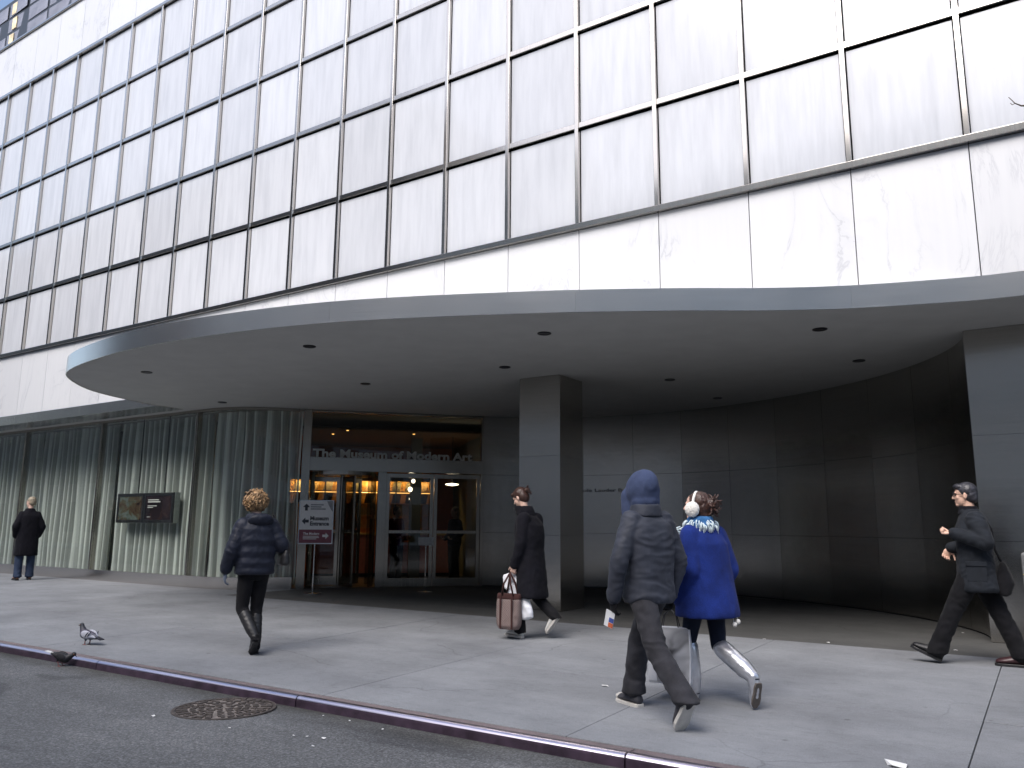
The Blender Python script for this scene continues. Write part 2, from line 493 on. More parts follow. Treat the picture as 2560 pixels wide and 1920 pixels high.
M['skin'] = simple('skin', (.66, .42, .32), .5, noise_amt=.08, nscale=40)
M['skin2'] = simple('skin_fair', (.68, .45, .36), .5, noise_amt=.08, nscale=40)

# ------------------------------------------------------------------ constants of the place
W, H, Z0, ZS, ZM = 1.2254, 1.5586, 5.626, 3.80, 4.02
YK, SL = -4.86, .02
def gz(y):
    return max(0.0, SL * (min(y, .15) - YK))

# ------------------------------------------------------------------ ground, road, kerb, sidewalk
MB().add([(-900, -900, -.40), (900, -900, -.40), (900, 900, -.40), (-900, 900, -.40)], [(0, 1, 2, 3)]).build('ground', M['asphalt'], kind='structure')
road = MB()
# slightly cambered road, gutter at the kerb
prof = [(-4.85, -.082), (-5.25, -.076), (-6.2, -.060), (-9.5, -.015), (-12.5, -.05), (-15.2, -.12)]
for i in range(len(prof) - 1):
    (y0, z0), (y1, z1) = prof[i], prof[i + 1]
    road.add([(-140, y1, z1), (140, y1, z1), (140, y0, z0), (-140, y0, z0)], [(0, 1, 2, 3)])
road.build('road', M['asphalt'], kind='structure')
MB().add([(-140, -20, .0), (140, -20, .0), (140, -15.2, 0), (-140, -15.2, 0)], [(0, 1, 2, 3)]).add([(-140, -15.2, 0), (140, -15.2, 0), (140, -15.2, -.3), (-140, -15.2, -.3)], [(3, 2, 1, 0)]).build('far_sidewalk', M['side'], kind='structure')

kerb = empty('kerb', (14, -4.8, 0), kind='structure')
def kerb_profile(x):
    pts = [(-4.66, .005), (-4.80, .004)]
    for a in range(0, 91, 15):
        pts.append((-4.845 - .045 * math.sin(R(a)), -.043 + .045 * math.cos(R(a)) + .0))
    pts += [(-4.892, -.30), (-4.66, -.30)]
    return pts
XK = [17.18 + 2.95 * i for i in range(-11, 5)]
for i in range(len(XK) - 1):
    a, b = XK[i] + .006, XK[i + 1] - .006
    # polished rounded steel nose over a dark rusty face
    arc = lambda t: (-4.846 - .044 * math.sin(R(t)), -.038 + .044 * math.cos(R(t)))
    nose = [(-4.83, .006)] + [arc(t) for t in range(0, 64, 9)] + [(-4.83, -.03)]
    face = [(-4.832, -.031)] + [(arc(t)[0] + .0015, arc(t)[1]) for t in (66, 76, 90)] + [(-4.8885, -.30), (-4.832, -.30)]
    for nm, pr, mk in (('kerb_nose', nose, 'kerbs'), ('kerb_face', face, 'kerbf')):
        o = MB().loft([[(a, y, z) for y, z in pr], [(b, y, z) for y, z in pr]]).build(nm, M[mk], kerb)
        for p in o.data.polygons: p.use_smooth = len(p.vertices) == 4
        o.modifiers.new('es', 'EDGE_SPLIT').split_angle = R(40)
    kc = MB().obox((a, -4.828, -.30), (b - a, 0, 0), (0, .10, 0), (0, 0, .303 + random.uniform(-.002, .002)))
    kc.build('kerb_stone', M['kerbc'], kerb, bevel=.006)

sw = empty('sidewalk', (14, -2.3, 0), kind='structure')
MB().add([(-30, -4.72, -.03), (40, -4.72, -.03), (40, .16, .066), (-30, .16, .066)], [(0, 1, 2, 3)]).build('joint_bed', M['joint'], sw)
xs = [21.92 + 2.3 * i for i in range(-17, 5)]
ys = [-4.725, -2.80, .15]
for i in range(len(xs) - 1):
    for j in range(2):
        x0, x1, y0, y1 = xs[i] + .0035, xs[i + 1] - .0035, ys[j] + .005, ys[j + 1] - .005
        dz = random.uniform(-.002, .002)
        v = [(x0, y0, -.1), (x1, y0, -.1), (x1, y1, -.1), (x0, y1, -.1), (x0, y0, gz(y0) + dz), (x1, y0, gz(y0) + dz), (x1, y1, gz(y1) + dz), (x0, y1, gz(y1) + dz)]
        obj('paving_slab', v, [(3, 2, 1, 0), (4, 5, 6, 7), (0, 1, 5, 4), (1, 2, 6, 5), (2, 3, 7, 6), (3, 0, 4, 7)], M['side'], sw, bevel=.004)
FZ = gz(.15)
for i in range(len(xs) - 1):
    if xs[i] > 9.5: break
    x0, x1 = xs[i] + .0035, min(xs[i + 1] - .0035, 9.595)
    MB().box(x0, x1, .156, .86 if x1 < 7.4 else 2.0, -.1, FZ + random.uniform(-.001, .001)).build('paving_slab', M['side'], sw, bevel=.003)
MB().box(-30, 9.6, .16, 2.0, -.1, FZ - .03).build('joint_bed', M['joint'], sw)
MB().box(-30, 9.6, 2.0, 14, -.1, FZ - .002).build('gallery_base', M['dark'], sw)
MB().box(9.6, 40, .155, 14, -.1, FZ - .001).build('entrance_floor', M['floor'], kind='structure')  # terrazzo; left of the pillar its dark colour paints shade on concrete

# ------------------------------------------------------------------ the row across the street (seen in the reflections)
M['brick'] = simple('brown_brick', (.24, .21, .19), .9, noise_amt=.2, nscale=3)
M['ffglass'] = simple('far_window_glass', (.03, .035, .04), .08)
M['stone'] = simple('limestone', (.74, .73, .70), .8)
for xa, xb, hh, mm_, lab in ((-62, -3, 23.5, 'brick', 'brown brick block across the street, seen mirrored in the steel'), (-2.9, 5.5, 18.5, 'stone', 'narrow taller limestone block across the street, seen mirrored in the glass'), (5.6, 48, 15.4, 'stone', 'low limestone block across the street, seen mirrored in the white glass'), (48.1, 95, 20.0, 'brick', 'low brick block across the street, farther up the road')):
    ob = empty('street_block', ((xa + xb) / 2, -20, 0), lab, 'building')
    MB().box(xa, xb, -32, -20.06, -.3, hh).box(xa, xb, -20.06, -19.8, hh - .5, hh).build('wall', M[mm_], ob)
    wm = MB()
    for fl in range(int((hh - 1) / 3.4)):
        x = xa + 1.2
        while x < xb - 1.8:
            wm.box(x, x + 1.3, -20.05, -20.0, .8 + fl * 3.4, 2.9 + fl * 3.4); x += 2.6
    wo_ = wm.build('windows', M['ffglass'], ob, kind='stuff')

# ------------------------------------------------------------------ the museum building
bld = empty('museum_building', (12, 0, 0), 'white glass-fronted museum building with curved steel canopy over a recessed entrance', 'building')
X0, X1 = -7.3524, 28.1842       # multiples of W
# core volume behind the cladding
core = MB().box(X0, X1, .085, 13.9, 4.10, 15.05)
core.box(X0, X1, 13.6, 13.9, 0.0, 4.10)
core.box(X0, X0 + .3, 1.6, 13.6, 0.0, 4.10)
core.box(X1 - .3, X1, 1.6, 13.6, 0.0, 4.10)
core.build('masonry_core', M['dark'], bld)
k0, k1 = -6, 23
cols = [k for k in range(k0, k1)]
pm = None
for k in cols:
    for r in range(5):
        if k > 20 and r > 2: continue
        x, z = k * W, Z0 + r * H
        if pm is None:
            t = MB().box(.040, W - .046, .018, .06, .043, H - .074)
            o = t.build('glass_panel', M['fglass'], bld, loc=(0, 0, 0))
            pm = o.data
        else:
            o = bpy.data.objects.new('glass_panel', pm); COL.objects.link(o); o.parent = bld
        o.location = Vector((x, 0, z)) - bld.location
        o.rotation_euler = (random.uniform(-.004, .004), 0, random.uniform(-.004, .004))
mm = None
for k in range(k0, k1 + 1):
    if mm is None:
        o = MB().box(-.030, .030, -.050, .084, Z0 + .045, Z0 + 5 * H - .045).build('mullion', M['mull'], bld, loc=(0, 0, 0), bevel=.004)
        mm = o.data
    else:
        o = bpy.data.objects.new('mullion', mm); COL.objects.link(o); o.parent = bld
        b_ = o.modifiers.new('bevel', 'BEVEL'); b_.width = .004; b_.segments = 2
    o.location = Vector((k * W, 0, 0)) - bld.location
for r in range(6):
    z = Z0 + r * H
    d = -.030 if 0 < r < 5 else -.060
    t = MB().box(X0, X1, d, .085, z - .042, z + .042)
    t.build('transom', M['mull'], bld, bevel=.005)
# marble slabs below the grid and on the parapet
for k in cols:
    x = k * W
    MB().box(x + .005, x + W - .005, .010 + random.uniform(-.0015, .0015), .08, ZM + .004, Z0 - .046).build('marble_slab', M['marble'], bld, bevel=.003)
    if k < 8:
        MB().box(x + .005, x + W - .005, .0, .08, Z0 + 5 * H + .046, 15.06).build('marble_slab', M['marble'], bld, bevel=.003)
MB().box(X0, X1, -.05, .6, 15.065, 15.13).build('coping', M['mull'], bld, bevel=.01)

# canopy: curved slab with steel fascia
ctrl = [(22.9, .012), (22.42, -.012), (21.87, -.09), (20.82, -.42), (19.97, -.84), (19.18, -1.33), (18.15, -1.90), (17.52, -2.20), (16.43, -2.68), (15.4, -3.05), (14.29, -3.30), (13.02, -3.45), (11.74, -3.46), (10.6, -3.33), (9.75, -3.15), (9.12, -2.90), (8.52, -2.45), (7.95, -1.85), (7.60, -1.20), (7.38, -.60), (7.25, -.15), (7.22, .012)]
def spline(P, n=6):
    out = []
    for i in range(len(P) - 1):
        p0, p1, p2, p3 = [Vector(P[max(0, min(len(P) - 1, i + d))]) for d in (-1, 0, 1, 2)]
        for j in range(n):
            t = j / n
            out.append(.5 * ((2 * p1) + (-p0 + p2) * t + (2 * p0 - 5 * p1 + 4 * p2 - p3) * t * t + (-p0 + 3 * p1 - 3 * p2 + p3) * t ** 3))
    out.append(Vector(P[-1]))
    return out
edge = spline(ctrl)
poly = [(p.x, p.y) for p in edge]
inner = MB()
inset = []
for i, p in enumerate(edge):
    d = (edge[min(i + 1, len(edge) - 1)] - edge[max(i - 1, 0)]).normalized()
    inset.append(p + Vector((-d.y, d.x)) * -.012)
inner.prism(([(p.x, min(p.y, .009)) for p in inset] + [(7.212, .603), (X0, .603), (X0, 13.58), (X1, 13.58), (X1, .603), (22.912, .603)])[::-1], ZS + .003, ZM + .012)
canopy = inner.build('canopy', M['soffit'], bld)
# fascia panels follow the edge
acc = [0]
for i in range(1, len(edge)): acc.append(acc[-1] + (edge[i] - edge[i - 1]).length)
def on_edge(s):
    for i in range(1, len(acc)):
        if acc[i] >= s or i == len(acc) - 1:
            t = (s - acc[i - 1]) / (acc[i] - acc[i - 1]); return edge[i - 1].lerp(edge[i], t), (edge[i] - edge[i - 1]).normalized()
def arc_at_x(x):
    return next(acc[i] for i in range(len(edge)) if edge[i].x <= x)
cuts = [0, arc_at_x(20.85), arc_at_x(18.15), arc_at_x(15.4), arc_at_x(12.3), arc_at_x(9.2), acc[-1]]
for a, b in zip(cuts[:-1], cuts[1:]):
    n = max(6, int((b - a) / .12))
    rings = []
    for i in range(n + 1):
        s = a + .0007 + (b - a - .0014) * i / n
        p, d = on_edge(s)
        nn = Vector((d.y, -d.x)) * -1      # outward
        if nn.y > 0 and False: nn = -nn
        out = Vector((-d.y, d.x)) * -1
        q = p - Vector((-d.y, d.x)) * -.012
        o_, i_ = p, p + Vector((-d.y, d.x)) * -.012
        rings.append([(o_.x, min(o_.y, .009), ZS - .012), (o_.x, min(o_.y, .009), ZM + .03), (i_.x, min(i_.y, .0095), ZM + .03), (i_.x, min(i_.y, .0095), ZS - .012)])
    o = MB().loft(rings).build('fascia_panel', M['fascia'], canopy)
    for p in o.data.polygons: p.use_smooth = len(p.vertices) == 4
    o.modifiers.new('es', 'EDGE_SPLIT').split_angle = R(40)
# band under the marble left and right of the canopy
for a, b in ((X0, 1.2), (1.206, 4.2), (4.206, 7.20), (22.92, X1)):
    MB().box(a, b, -.012, .6, ZS - .008, ZM - .002).build('metal_band', M['fascia'], bld, bevel=.003)

LIGHTS = [(14.16, -2.23), (17.29, -1.17), (20.28, 0.44), (10.45, -2.3), (15.63, 0.39), (12.74, 0.35), (17.37, 2.71), (20.31, 2.7), (8.75, 0.42), (17.38, 4.99)]
dlm = None
for x, y in LIGHTS:
    if dlm is None:
        t = MB()
        seg = 20
        prof_ = [(.088, 0), (.088, -.012), (.07, -.014), (.062, -.008), (.02, -.006)]
        t.lathe((0, 0, 0), prof_, seg)
        o = t.build('downlight', M['black'], canopy, loc=(0, 0, 0), smooth=False); dlm = o.data
    else:
        o = bpy.data.objects.new('downlight', dlm); COL.objects.link(o); o.parent = canopy
    o.location = Vector((x, y, ZS + .0025)) - bld.location

# ---- curved steel wall with panels
A, B = Vector((9.45, 1.95)), Vector((12.05, 4.85))
tAB = (B - A).normalized(); nAB = Vector((tAB.y, -tAB.x))     # nAB points to the street
back = spline([(12.05, 4.85), (12.45, 5.22), (12.95, 5.58), (13.55, 5.90), (14.25, 6.13), (15.1, 6.27), (16.1, 6.25), (17.1, 6.03), (18.1, 5.66), (19.0, 5.18), (19.8, 4.62), (20.5, 3.98), (21.1, 3.22), (21.5, 2.5), (21.70, 1.9), (21.74, 1.50)], 5)
bacc = [0]
for i in range(1, len(back)): bacc.append(bacc[-1] + (back[i] - back[i - 1]).length)
def on_back(s):
    for i in range(1, len(bacc)):
        if bacc[i] >= s or i == len(bacc) - 1:
            t = (s - bacc[i - 1]) / (bacc[i] - bacc[i - 1]); return back[i - 1].lerp(back[i], t), (back[i] - back[i - 1]).normalized()
def wall_strip(s0, s1, d0, d1, z0, z1, n=6):
    rings = []
    for i in range(n + 1):
        p, d = on_back(s0 + (s1 - s0) * i / n)
        nrm = Vector((d.y, -d.x))
        a_, b_ = p + nrm * d0, p + nrm * d1
        rings.append([(a_.x, a_.y, z0), (a_.x, a_.y, z1), (b_.x, b_.y, z1), (b_.x, b_.y, z0)])
    return MB().loft(rings)
LB = bacc[-1]
swall = wall_strip(0, LB, -.25, -.012, 0.05, ZS + .003, 70).build('curved_wall', M['dark'], bld)
def steel_panels(host):
    npan = 11
    w = LB / npan
    for i in range(npan):
        rows = [(FZ + .02, 1.25), (1.25, 2.50), (2.50, ZS)]
        if i in (7, 9): rows = [(FZ + .02, 1.25), (1.25, 2.54), (2.54, ZS)]
        for z0, z1 in rows:
            g = .0022 if i not in (7, 9) else .004
            o = wall_strip(i * w + g, (i + 1) * w - g, -.011, .004 + random.uniform(-.001, .001), z0 + .002, z1 - .002, 5).build('steel_panel', M['steel'], host)
            o.modifiers.new('es', 'EDGE_SPLIT').split_angle = R(40)
            for p in o.data.polygons: p.use_smooth = True
steel_panels(swall)

def flat_panels(host, p0, p1, n, cells, rows, zs=((0, 1.25), (1.25, 2.5), (2.5, 3.80))):
    """steel panels on a flat face from p0 to p1, n = outward normal"""
    p0, p1, n = Vector(p0), Vector(p1), Vector(n)
    d = (p1 - p0)
    for i in range(cells):
        a, b = p0 + d * (i / cells), p0 + d * ((i + 1) / cells)
        e = (b - a).normalized() * .001
        for z0, z1 in zs:
            z0 = max(z0, FZ + .004)
            o = (a + e); w_ = (b - a) - 2 * e
            MB().obox((o.x, o.y, z0 + .001), (w_.x, w_.y, 0), (n.x * .012, n.y * .012, 0), (0, 0, z1 - z0 - .003)).build('steel_panel', M['steel'], host)
# pillar
pil = MB().box(15.292, 16.038, 1.362, 2.088, FZ - .05, ZS + .002).build('pillar', M['dark'], bld)
flat_panels(pil, (15.28, 1.362), (16.05, 1.362), (0, -1), 1, 3)
flat_panels(pil, (16.038, 1.35), (16.038, 2.10), (1, 0), 1, 3)
flat_panels(pil, (15.292, 2.10), (15.292, 1.35), (-1, 0), 1, 3)
flat_panels(pil, (16.05, 2.088), (15.28, 2.088), (0, 1), 1, 3)
# right pier
pier = MB().box(21.752, 26.0, 1.462, 3.0, FZ - .05, ZS + .002).build('end_pier', M['dark'], bld)
flat_panels(pier, (21.74, 1.462), (25.99, 1.462), (0, -1), 3, 3)
flat_panels(pier, (21.752, 2.98), (21.752, 1.45), (-1, 0), 1, 3)
# letters on the curved wall
def text_mesh(txt, size, ext=.004, bold=.0):
    c = bpy.data.curves.new('t', 'FONT'); c.body = txt; c.size = size; c.extrude = ext; c.offset = bold; c.resolution_u = 3
    o = bpy.data.objects.new('t', c); COL.objects.link(o)
    dg = bpy.context.evaluated_depsgraph_get()
    me = bpy.data.meshes.new_from_object(o.evaluated_get(dg))
    v = [tuple(p.co) for p in me.vertices]; f = [tuple(p.vertices) for p in me.polygons]
    bpy.data.objects.remove(o); bpy.data.meshes.remove(me)
    return v, f
def place_text(name, txt, size, origin, right, upv, mt, parent, width=None, ext=.004, bold=0.0, **kw):
    v, f = text_mesh(txt, size, ext, bold)
    right, upv = Vector(right).normalized(), Vector(upv).normalized()
    nrm = right.cross(upv)
    xs_ = [p[0] for p in v]
    k = (width / (max(xs_) - min(xs_))) if width else 1.0
    o = Vector(origin)
    return obj(name, [o + right * (p[0] - min(xs_)) * k + upv * p[1] + nrm * p[2] for p in v], f, mt, parent, **kw)
M['letters'] = simple('raised_letters', (.10, .10, .095), .5, .6)
lw, lf = text_mesh('Jo Carole Lauder Building', .098, .004, .0018)
mxx = max(p[0] for p in lw); 
lv = []
s_end = 3.55
for px, py, pz in lw:
    p, d = on_back(max(.05, s_end - 1.78 * (1 - px / mxx)))
    nrm = Vector((d.y, -d.x))
    q = p + nrm * (.010 + pz)
    lv.append((q.x, q.y, 2.14 + py))
obj('wall_lettering', lv, lf, M['letters'], swall)

# ---- entrance wall: frame, revolving door, double doors, transom light
LAB = (B - A).length
def ab(s, d, z):
    p = A + tAB * s + nAB * d
    return Vector((p.x, p.y, z))
def abox(mb, s0, s1, d0, d1, z0, z1):
    mb.obox(ab(s0, d0, z0), ab(s1, d0, z0) - ab(s0, d0, z0), ab(s0, d1, z0) - ab(s0, d0, z0), (0, 0, z1 - z0)); return mb
ZF = FZ
ent = MB()
abox(ent, 0, .17, -.14, .04, ZF, ZS + .002)            # left jamb
abox(ent, .17, LAB, -.14, .04, 2.51, 2.795)             # header band
abox(ent, 1.60, 1.78, -.14, .04, ZF, 2.51)              # middle pier
abox(ent, 3.84, LAB, -.14, .04, ZF, 2.51)
abox(ent, 3.85, LAB, -.14, .04, 2.795, ZS + .002)
abox(ent, .17, 3.85, -.14, .04, 3.755, ZS + .002)
entrance = ent.build('entrance_frame', M['dsteel'], bld, bevel=.004)
abox(MB(), .175, 3.845, -.085, -.073, 2.797, 3.753).build('transom_pane', M['dpane'], entrance)
place_text('lettering', 'The Museum of Modern Art', .235, ab(.215, .022, 2.800), tAB.to_3d(), (0, 0, 1), simple('nickel_letters', (.48, .48, .44), .5, .3), entrance, width=3.42, ext=.010, bold=.008)
# double swing doors
for a, b in ((1.785, 2.805), (2.815, 3.835)):
    f_ = MB()
    abox(f_, a, a + .075, -.09, -.03, ZF + .012, 2.49)
    abox(f_, b - .075, b, -.09, -.03, ZF + .012, 2.49)
    abox(f_, a + .075, b - .075, -.09, -.03, 2.40, 2.49)
    abox(f_, a + .075, b - .075, -.09, -.03, ZF + .012, .29)
    dr = f_.build('swing_door', M['dsteel'], bld, bevel=.003)
    abox(MB(), a + .076, b - .076, -.064, -.056, .29, 2.40).build('door_pane', M['dpane'], dr)
    pb = MB(); abox(pb, a + .075, b - .075, -.03, -.010, 1.22, 1.285)
    pb.build('push_bar', M['dsteel'], dr, bevel=.003)
# revolving door: drum post and three wings
rc = ab(.885, -.62, 0)
rv = MB()
rv.lathe((rc.x, rc.y, 0), [(.045, ZF), (.045, 2.46)], 14)
rv.lathe((rc.x, rc.y, 0), [(.70, 2.44), (.70, 2.52)], 40)
revolving = rv.build('revolving_door', M['dsteel'], bld)
for a in (98, 218, 338):
    d = Vector((math.cos(R(a)), math.sin(R(a)), 0)); n_ = Vector((-d.y, d.x, 0)) * .02
    f_ = MB()
    base = Vector((rc.x, rc.y, ZF + .02))
    def wb(s0, s1, z0, z1, th=1.0):
        f_.obox(base + d * s0 - n_ * th + Vector((0, 0, z0)), d * (s1 - s0), n_ * 2 * th, (0, 0, z1 - z0))
    wb(.045, .115, 0, 2.30); wb(.61, .685, 0, 2.30); wb(.115, .61, 2.20, 2.30); wb(.115, .61, 0, .19); wb(.115, .61, 1.10, 1.17)
    w_ = f_.build('door_wing', M['dsteel'], revolving)
    MB().obox(base + d * .116 - n_ * .15 + Vector((0, 0, .19)), d * .494, n_ * .3, (0, 0, 2.01)).build('wing_pane', M['dpane'], w_)
for s0, s1 in ((-90, -40), (40, 90)):
    # curved side enclosure of the drum, inside the door line
    rings = []
    ang0 = math.atan2(tAB.y, tAB.x)
    for i in range(9):
        a = ang0 + (0 if s0 > 0 else math.pi) + R((i - 4) * 9) * 1.0
        c, s = math.cos(a), math.sin(a)
        rings.append([(rc.x + .72 * c, rc.y + .72 * s, ZF), (rc.x + .72 * c, rc.y + .72 * s, 2.5), (rc.x + .735 * c, rc.y + .735 * s, 2.5), (rc.x + .735 * c, rc.y + .735 * s, ZF)])
    MB().loft(rings).build('drum_side', M['dpane'], revolving, smooth=False)

# ---- storefront: glass bays with plinth
YG = .87
plinth_top = .335
gcurve = spline([(7.40, YG), (7.9, YG + .005), (8.35, YG + .09), (8.75, YG + .30), (9.10, YG + .63), (9.40, 1.88)], 5)
def poly_at(P, s):
    a = 0
    for i in range(1, len(P)):
        l = (P[i] - P[i - 1]).length
        if a + l >= s or i == len(P) - 1:
            return P[i - 1].lerp(P[i], (s - a) / l), (P[i] - P[i - 1]).normalized()
        a += l
def plen(P): return sum((P[i] - P[i - 1]).length for i in range(1, len(P)))
LG = plen(gcurve)
def curve_box(P, L, d0, d1, z0, z1, n=16, s0=0.0, s1=None):
    s1 = L if s1 is None else s1
    rings = []
    for i in range(n + 1):
        p, d = poly_at(P, s0 + (s1 - s0) * i / n)
        nrm = Vector((d.y, -d.x))
        a_, b_ = p + nrm * d0, p + nrm * d1
        rings.append([(a_.x, a_.y, z0), (a_.x, a_.y, z1), (b_.x, b_.y, z1), (b_.x, b_.y, z0)])
    return MB().loft(rings)
sf = MB().box(X0 + .3, 7.40, YG - .03, YG + .07, ZS - .06, ZS + .002).build('storefront_head', M['dsteel'], bld)
curve_box(gcurve, LG, -.07, .03, ZS - .06, ZS + .002).build('head_rail', M['dsteel'], sf)
for x in (-3.5, .10, 3.70, 7.38):
    MB().box(x - .03, x + .03, YG - .045, YG + .08, plinth_top + .002, ZS - .062).build('window_post', M['dsteel'], sf, bevel=.004)
pe, de = poly_at(gcurve, LG)
for a, b in ((-3.47, .07), (.13, 3.67), (3.73, 7.35)):
    MB().box(a, b, YG - .005, YG + .005, plinth_top + .002, ZS - .062).build('window_pane', M['pane'], sf)
MB().box(X0 + .3, -3.53, YG - .005, YG + .005, plinth_top + .002, ZS - .062).build('window_pane', M['pane'], sf)
cp = curve_box(gcurve, LG, -.005, .005, plinth_top + .002, ZS - .062, 24, .03, LG - .02).build('window_pane', M['pane'], sf, smooth=True)
cp.modifiers.new('es', 'EDGE_SPLIT').split_angle = R(40)
for a, b in ((X0 + .3, -3.5), (-3.497, .10), (.103, 3.70), (3.703, 7.398)):
    MB().box(a, b, YG - .06, YG + .10, ZF - .03, plinth_top).build('plinth_panel', M['plinth'], sf, bevel=.004)
pc = curve_box(gcurve, LG, -.10, .06, ZF - .03, plinth_top, 24).build('plinth_panel', M['plinth'], sf, smooth=True)
pc.modifiers.new('es', 'EDGE_SPLIT').split_angle = R(40)

# ---- interior shell behind the shop windows and the lobby
nin = -nAB
def lob(s, d, z):
    p = A + tAB * s + nin * d
    return Vector((p.x, p.y, z))
lb = MB()
def lbox(mb, s0, s1, d0, d1, z0, z1):
    o = lob(s0, d0, z0); mb.obox(o, lob(s1, d0, z0) - o, lob(s0, d1, z0) - o, (0, 0, z1 - z0)); return mb
lbox(MB(), -1.6, 5.2, 5.6, 5.7, .0, ZS).build('lobby_back_wall', M['orange'], bld)
lbox(MB(), 4.25, 4.35, .2, 5.6, .0, ZS).build('lobby_side_wall', M['dwall'], bld)
lbox(MB(), -1.7, -1.6, 1.6, 5.6, .0, ZS).build('lobby_side_wall', M['orange'], bld)
lbox(MB(), -1.6, 4.25, 1.5, 5.6, 3.58, 3.62).build('lobby_ceiling', M['lceil'], bld)
lbox(MB(), -1.6, 4.25, .16, 5.6, ZF, ZF + .004).build('lobby_floor', M['lfloor'], bld)
lbox(MB(), 2.70, 2.96, 3.0, 3.26, ZF, 3.58).build('lobby_column', M['dwall'], bld)
MB().box(X0 + .3, 7.0, 2.3, 2.4, 0.0, ZS).build('gallery_wall', M['dwall'], bld)
MB().box(X0 + .3, 9.0, YG + .11, 2.3, ZF - .02, ZF + .003).build('gallery_floor', M['lfloor'], bld)

# ------------------------------------------------------------------ curtains, screens
def curtain(path_fn, L, z0, z1, label, seed):
    rnd = random.Random(seed)
    n = int(L / .022)
    ph = 0
    offs, sc = [], []
    a = .045
    for i in range(n + 1):
        if i % 9 == 0: w = rnd.uniform(.32, .78); a_t = rnd.uniform(.045, .11)
        ph += w
        a += (a_t - a) * .15
        offs.append(-a * (2 * abs(math.sin(ph * .5)) ** .45 - 1)); sc.append(ph)
    zs = [z0 + (z1 - z0) * t for t in (0, .12, .3, .5, .7, .88, 1)]
    v, f = [], []
    for j, z in enumerate(zs):
        k = 1.0 + .25 * (1 - j / 6)
        for i in range(n + 1):
            p, d = path_fn(L * i / n + .012 * math.sin(j * 1.3 + i * .21))
            nrm = Vector((-d.y, d.x))
            q = p + nrm * (offs[i] * k + .012 * math.sin(i * .07 + j))
            v.append((q.x, q.y, z))
    for j in range(len(zs) - 1):
        for i in range(n):
            b = j * (n + 1) + i
            f.append((b, b + 1, b + n + 2, b + n + 1))
    return obj('curtain', v, f, M['curtain'], None, True, label, 'curtain', 'curtains behind the shop windows')
def straight(x0): return lambda s: (Vector((x0 + s, 1.36)), Vector((1, 0)))
for x0, L, lab, sd in ((-3.46, 3.52, 'pale pleated curtain in the window bay at the far left edge', 1), (.14, 3.52, 'pale pleated curtain behind the man in the long dark coat', 2), (3.74, 3.62, 'pale pleated curtain behind the pair of hanging screens', 3)):
    curtain(straight(x0), L, ZF + .06, ZS - .03, lab, sd)
gin = spline([(7.45, 1.30), (7.85, 1.31), (8.2, 1.40), (8.60, 1.56), (9.0, 1.82), (9.37, 2.06)], 5)
curtain(lambda s: poly_at(gin, max(0, min(s, plen(gin) - .001))), plen(gin) * .98, ZF + .06, ZS - .03, 'darker pleated curtain behind the curved window beside the entrance', 4)

scr = empty('hanging_screens', (5.4, 1.0, 1.4), 'pair of black screens hung on rods behind the shop window', 'screen')
MB().box(4.36, 6.52, 1.035, 1.16, 1.40, 2.07).build('casing', simple('grey_casing', (.30, .33, .31), .6), scr, bevel=.006)
for x in (5.02, 6.02):
    MB().tube([(x, 1.09, 2.0), (x, 1.09, ZS + .01)], .012, 8).build('rod', M['black'], scr)
def screen_mat(name, kind):
    m, nt, b = mat(name)
    v = coords(nt, (1, 1, 1))
    n = N(nt, 'ShaderNodeTexNoise', Scale=5.0 if kind else 2.5, Detail=5.0, Distortion=1.5); nt.links.new(v, n.inputs['Vector'])
    if kind == 0:
        c = ramp(nt, n.outputs['Fac'], [(.30, (.012, .011, .01)), (.42, (.06, .035, .022)), (.5, (.07, .06, .035)), (.58, (.09, .11, .10)), (.72, (.13, .155, .145))])
    else:
        c = ramp(nt, n.outputs['Fac'], [(.35, (.010, .008, .010)), (.6, (.025, .012, .015)), (.75, (.05, .03, .02))])
    nt.links.new(c, b.inputs['Base Color']); nt.links.new(c, b.inputs['Emission Color'])
    b.inputs['Emission Strength'].default_value = .10
    b.inputs['Roughness'].default_value = .25
    return m
for x0, x1, k in ((4.37, 5.41, 0), (5.43, 6.51, 1)):
    t = MB()
    t.box(x0, x1, .99, 1.034, 1.405, 1.47).box(x0, x1, .99, 1.034, 2.0, 2.065).box(x0, x0 + .06, .99, 1.034, 1.47, 2.0).box(x1 - .06, x1, .99, 1.034, 1.47, 2.0)
    t.build('bezel', M['black'], scr, bevel=.004)
    d = MB().box(x0 + .06, x1 - .06, 1.004, 1.033, 1.47, 2.0).build('display', screen_mat('display_%d' % k, k), scr)
    if k:
        t = MB()
        for z, w, h in ((1.90, .40, .022), (1.855, .46, .026), (1.77, .34, .016), (1.735, .20, .016), (1.53, .12, .01)):
            t.box(x0 + .14, x0 + .14 + w, 1.0, 1.0035, z, z + h)
        t.build('caption_lines', simple('caption_white', (.5, .5, .48), .5, emis=(.8, .8, .75), es=.12), scr)

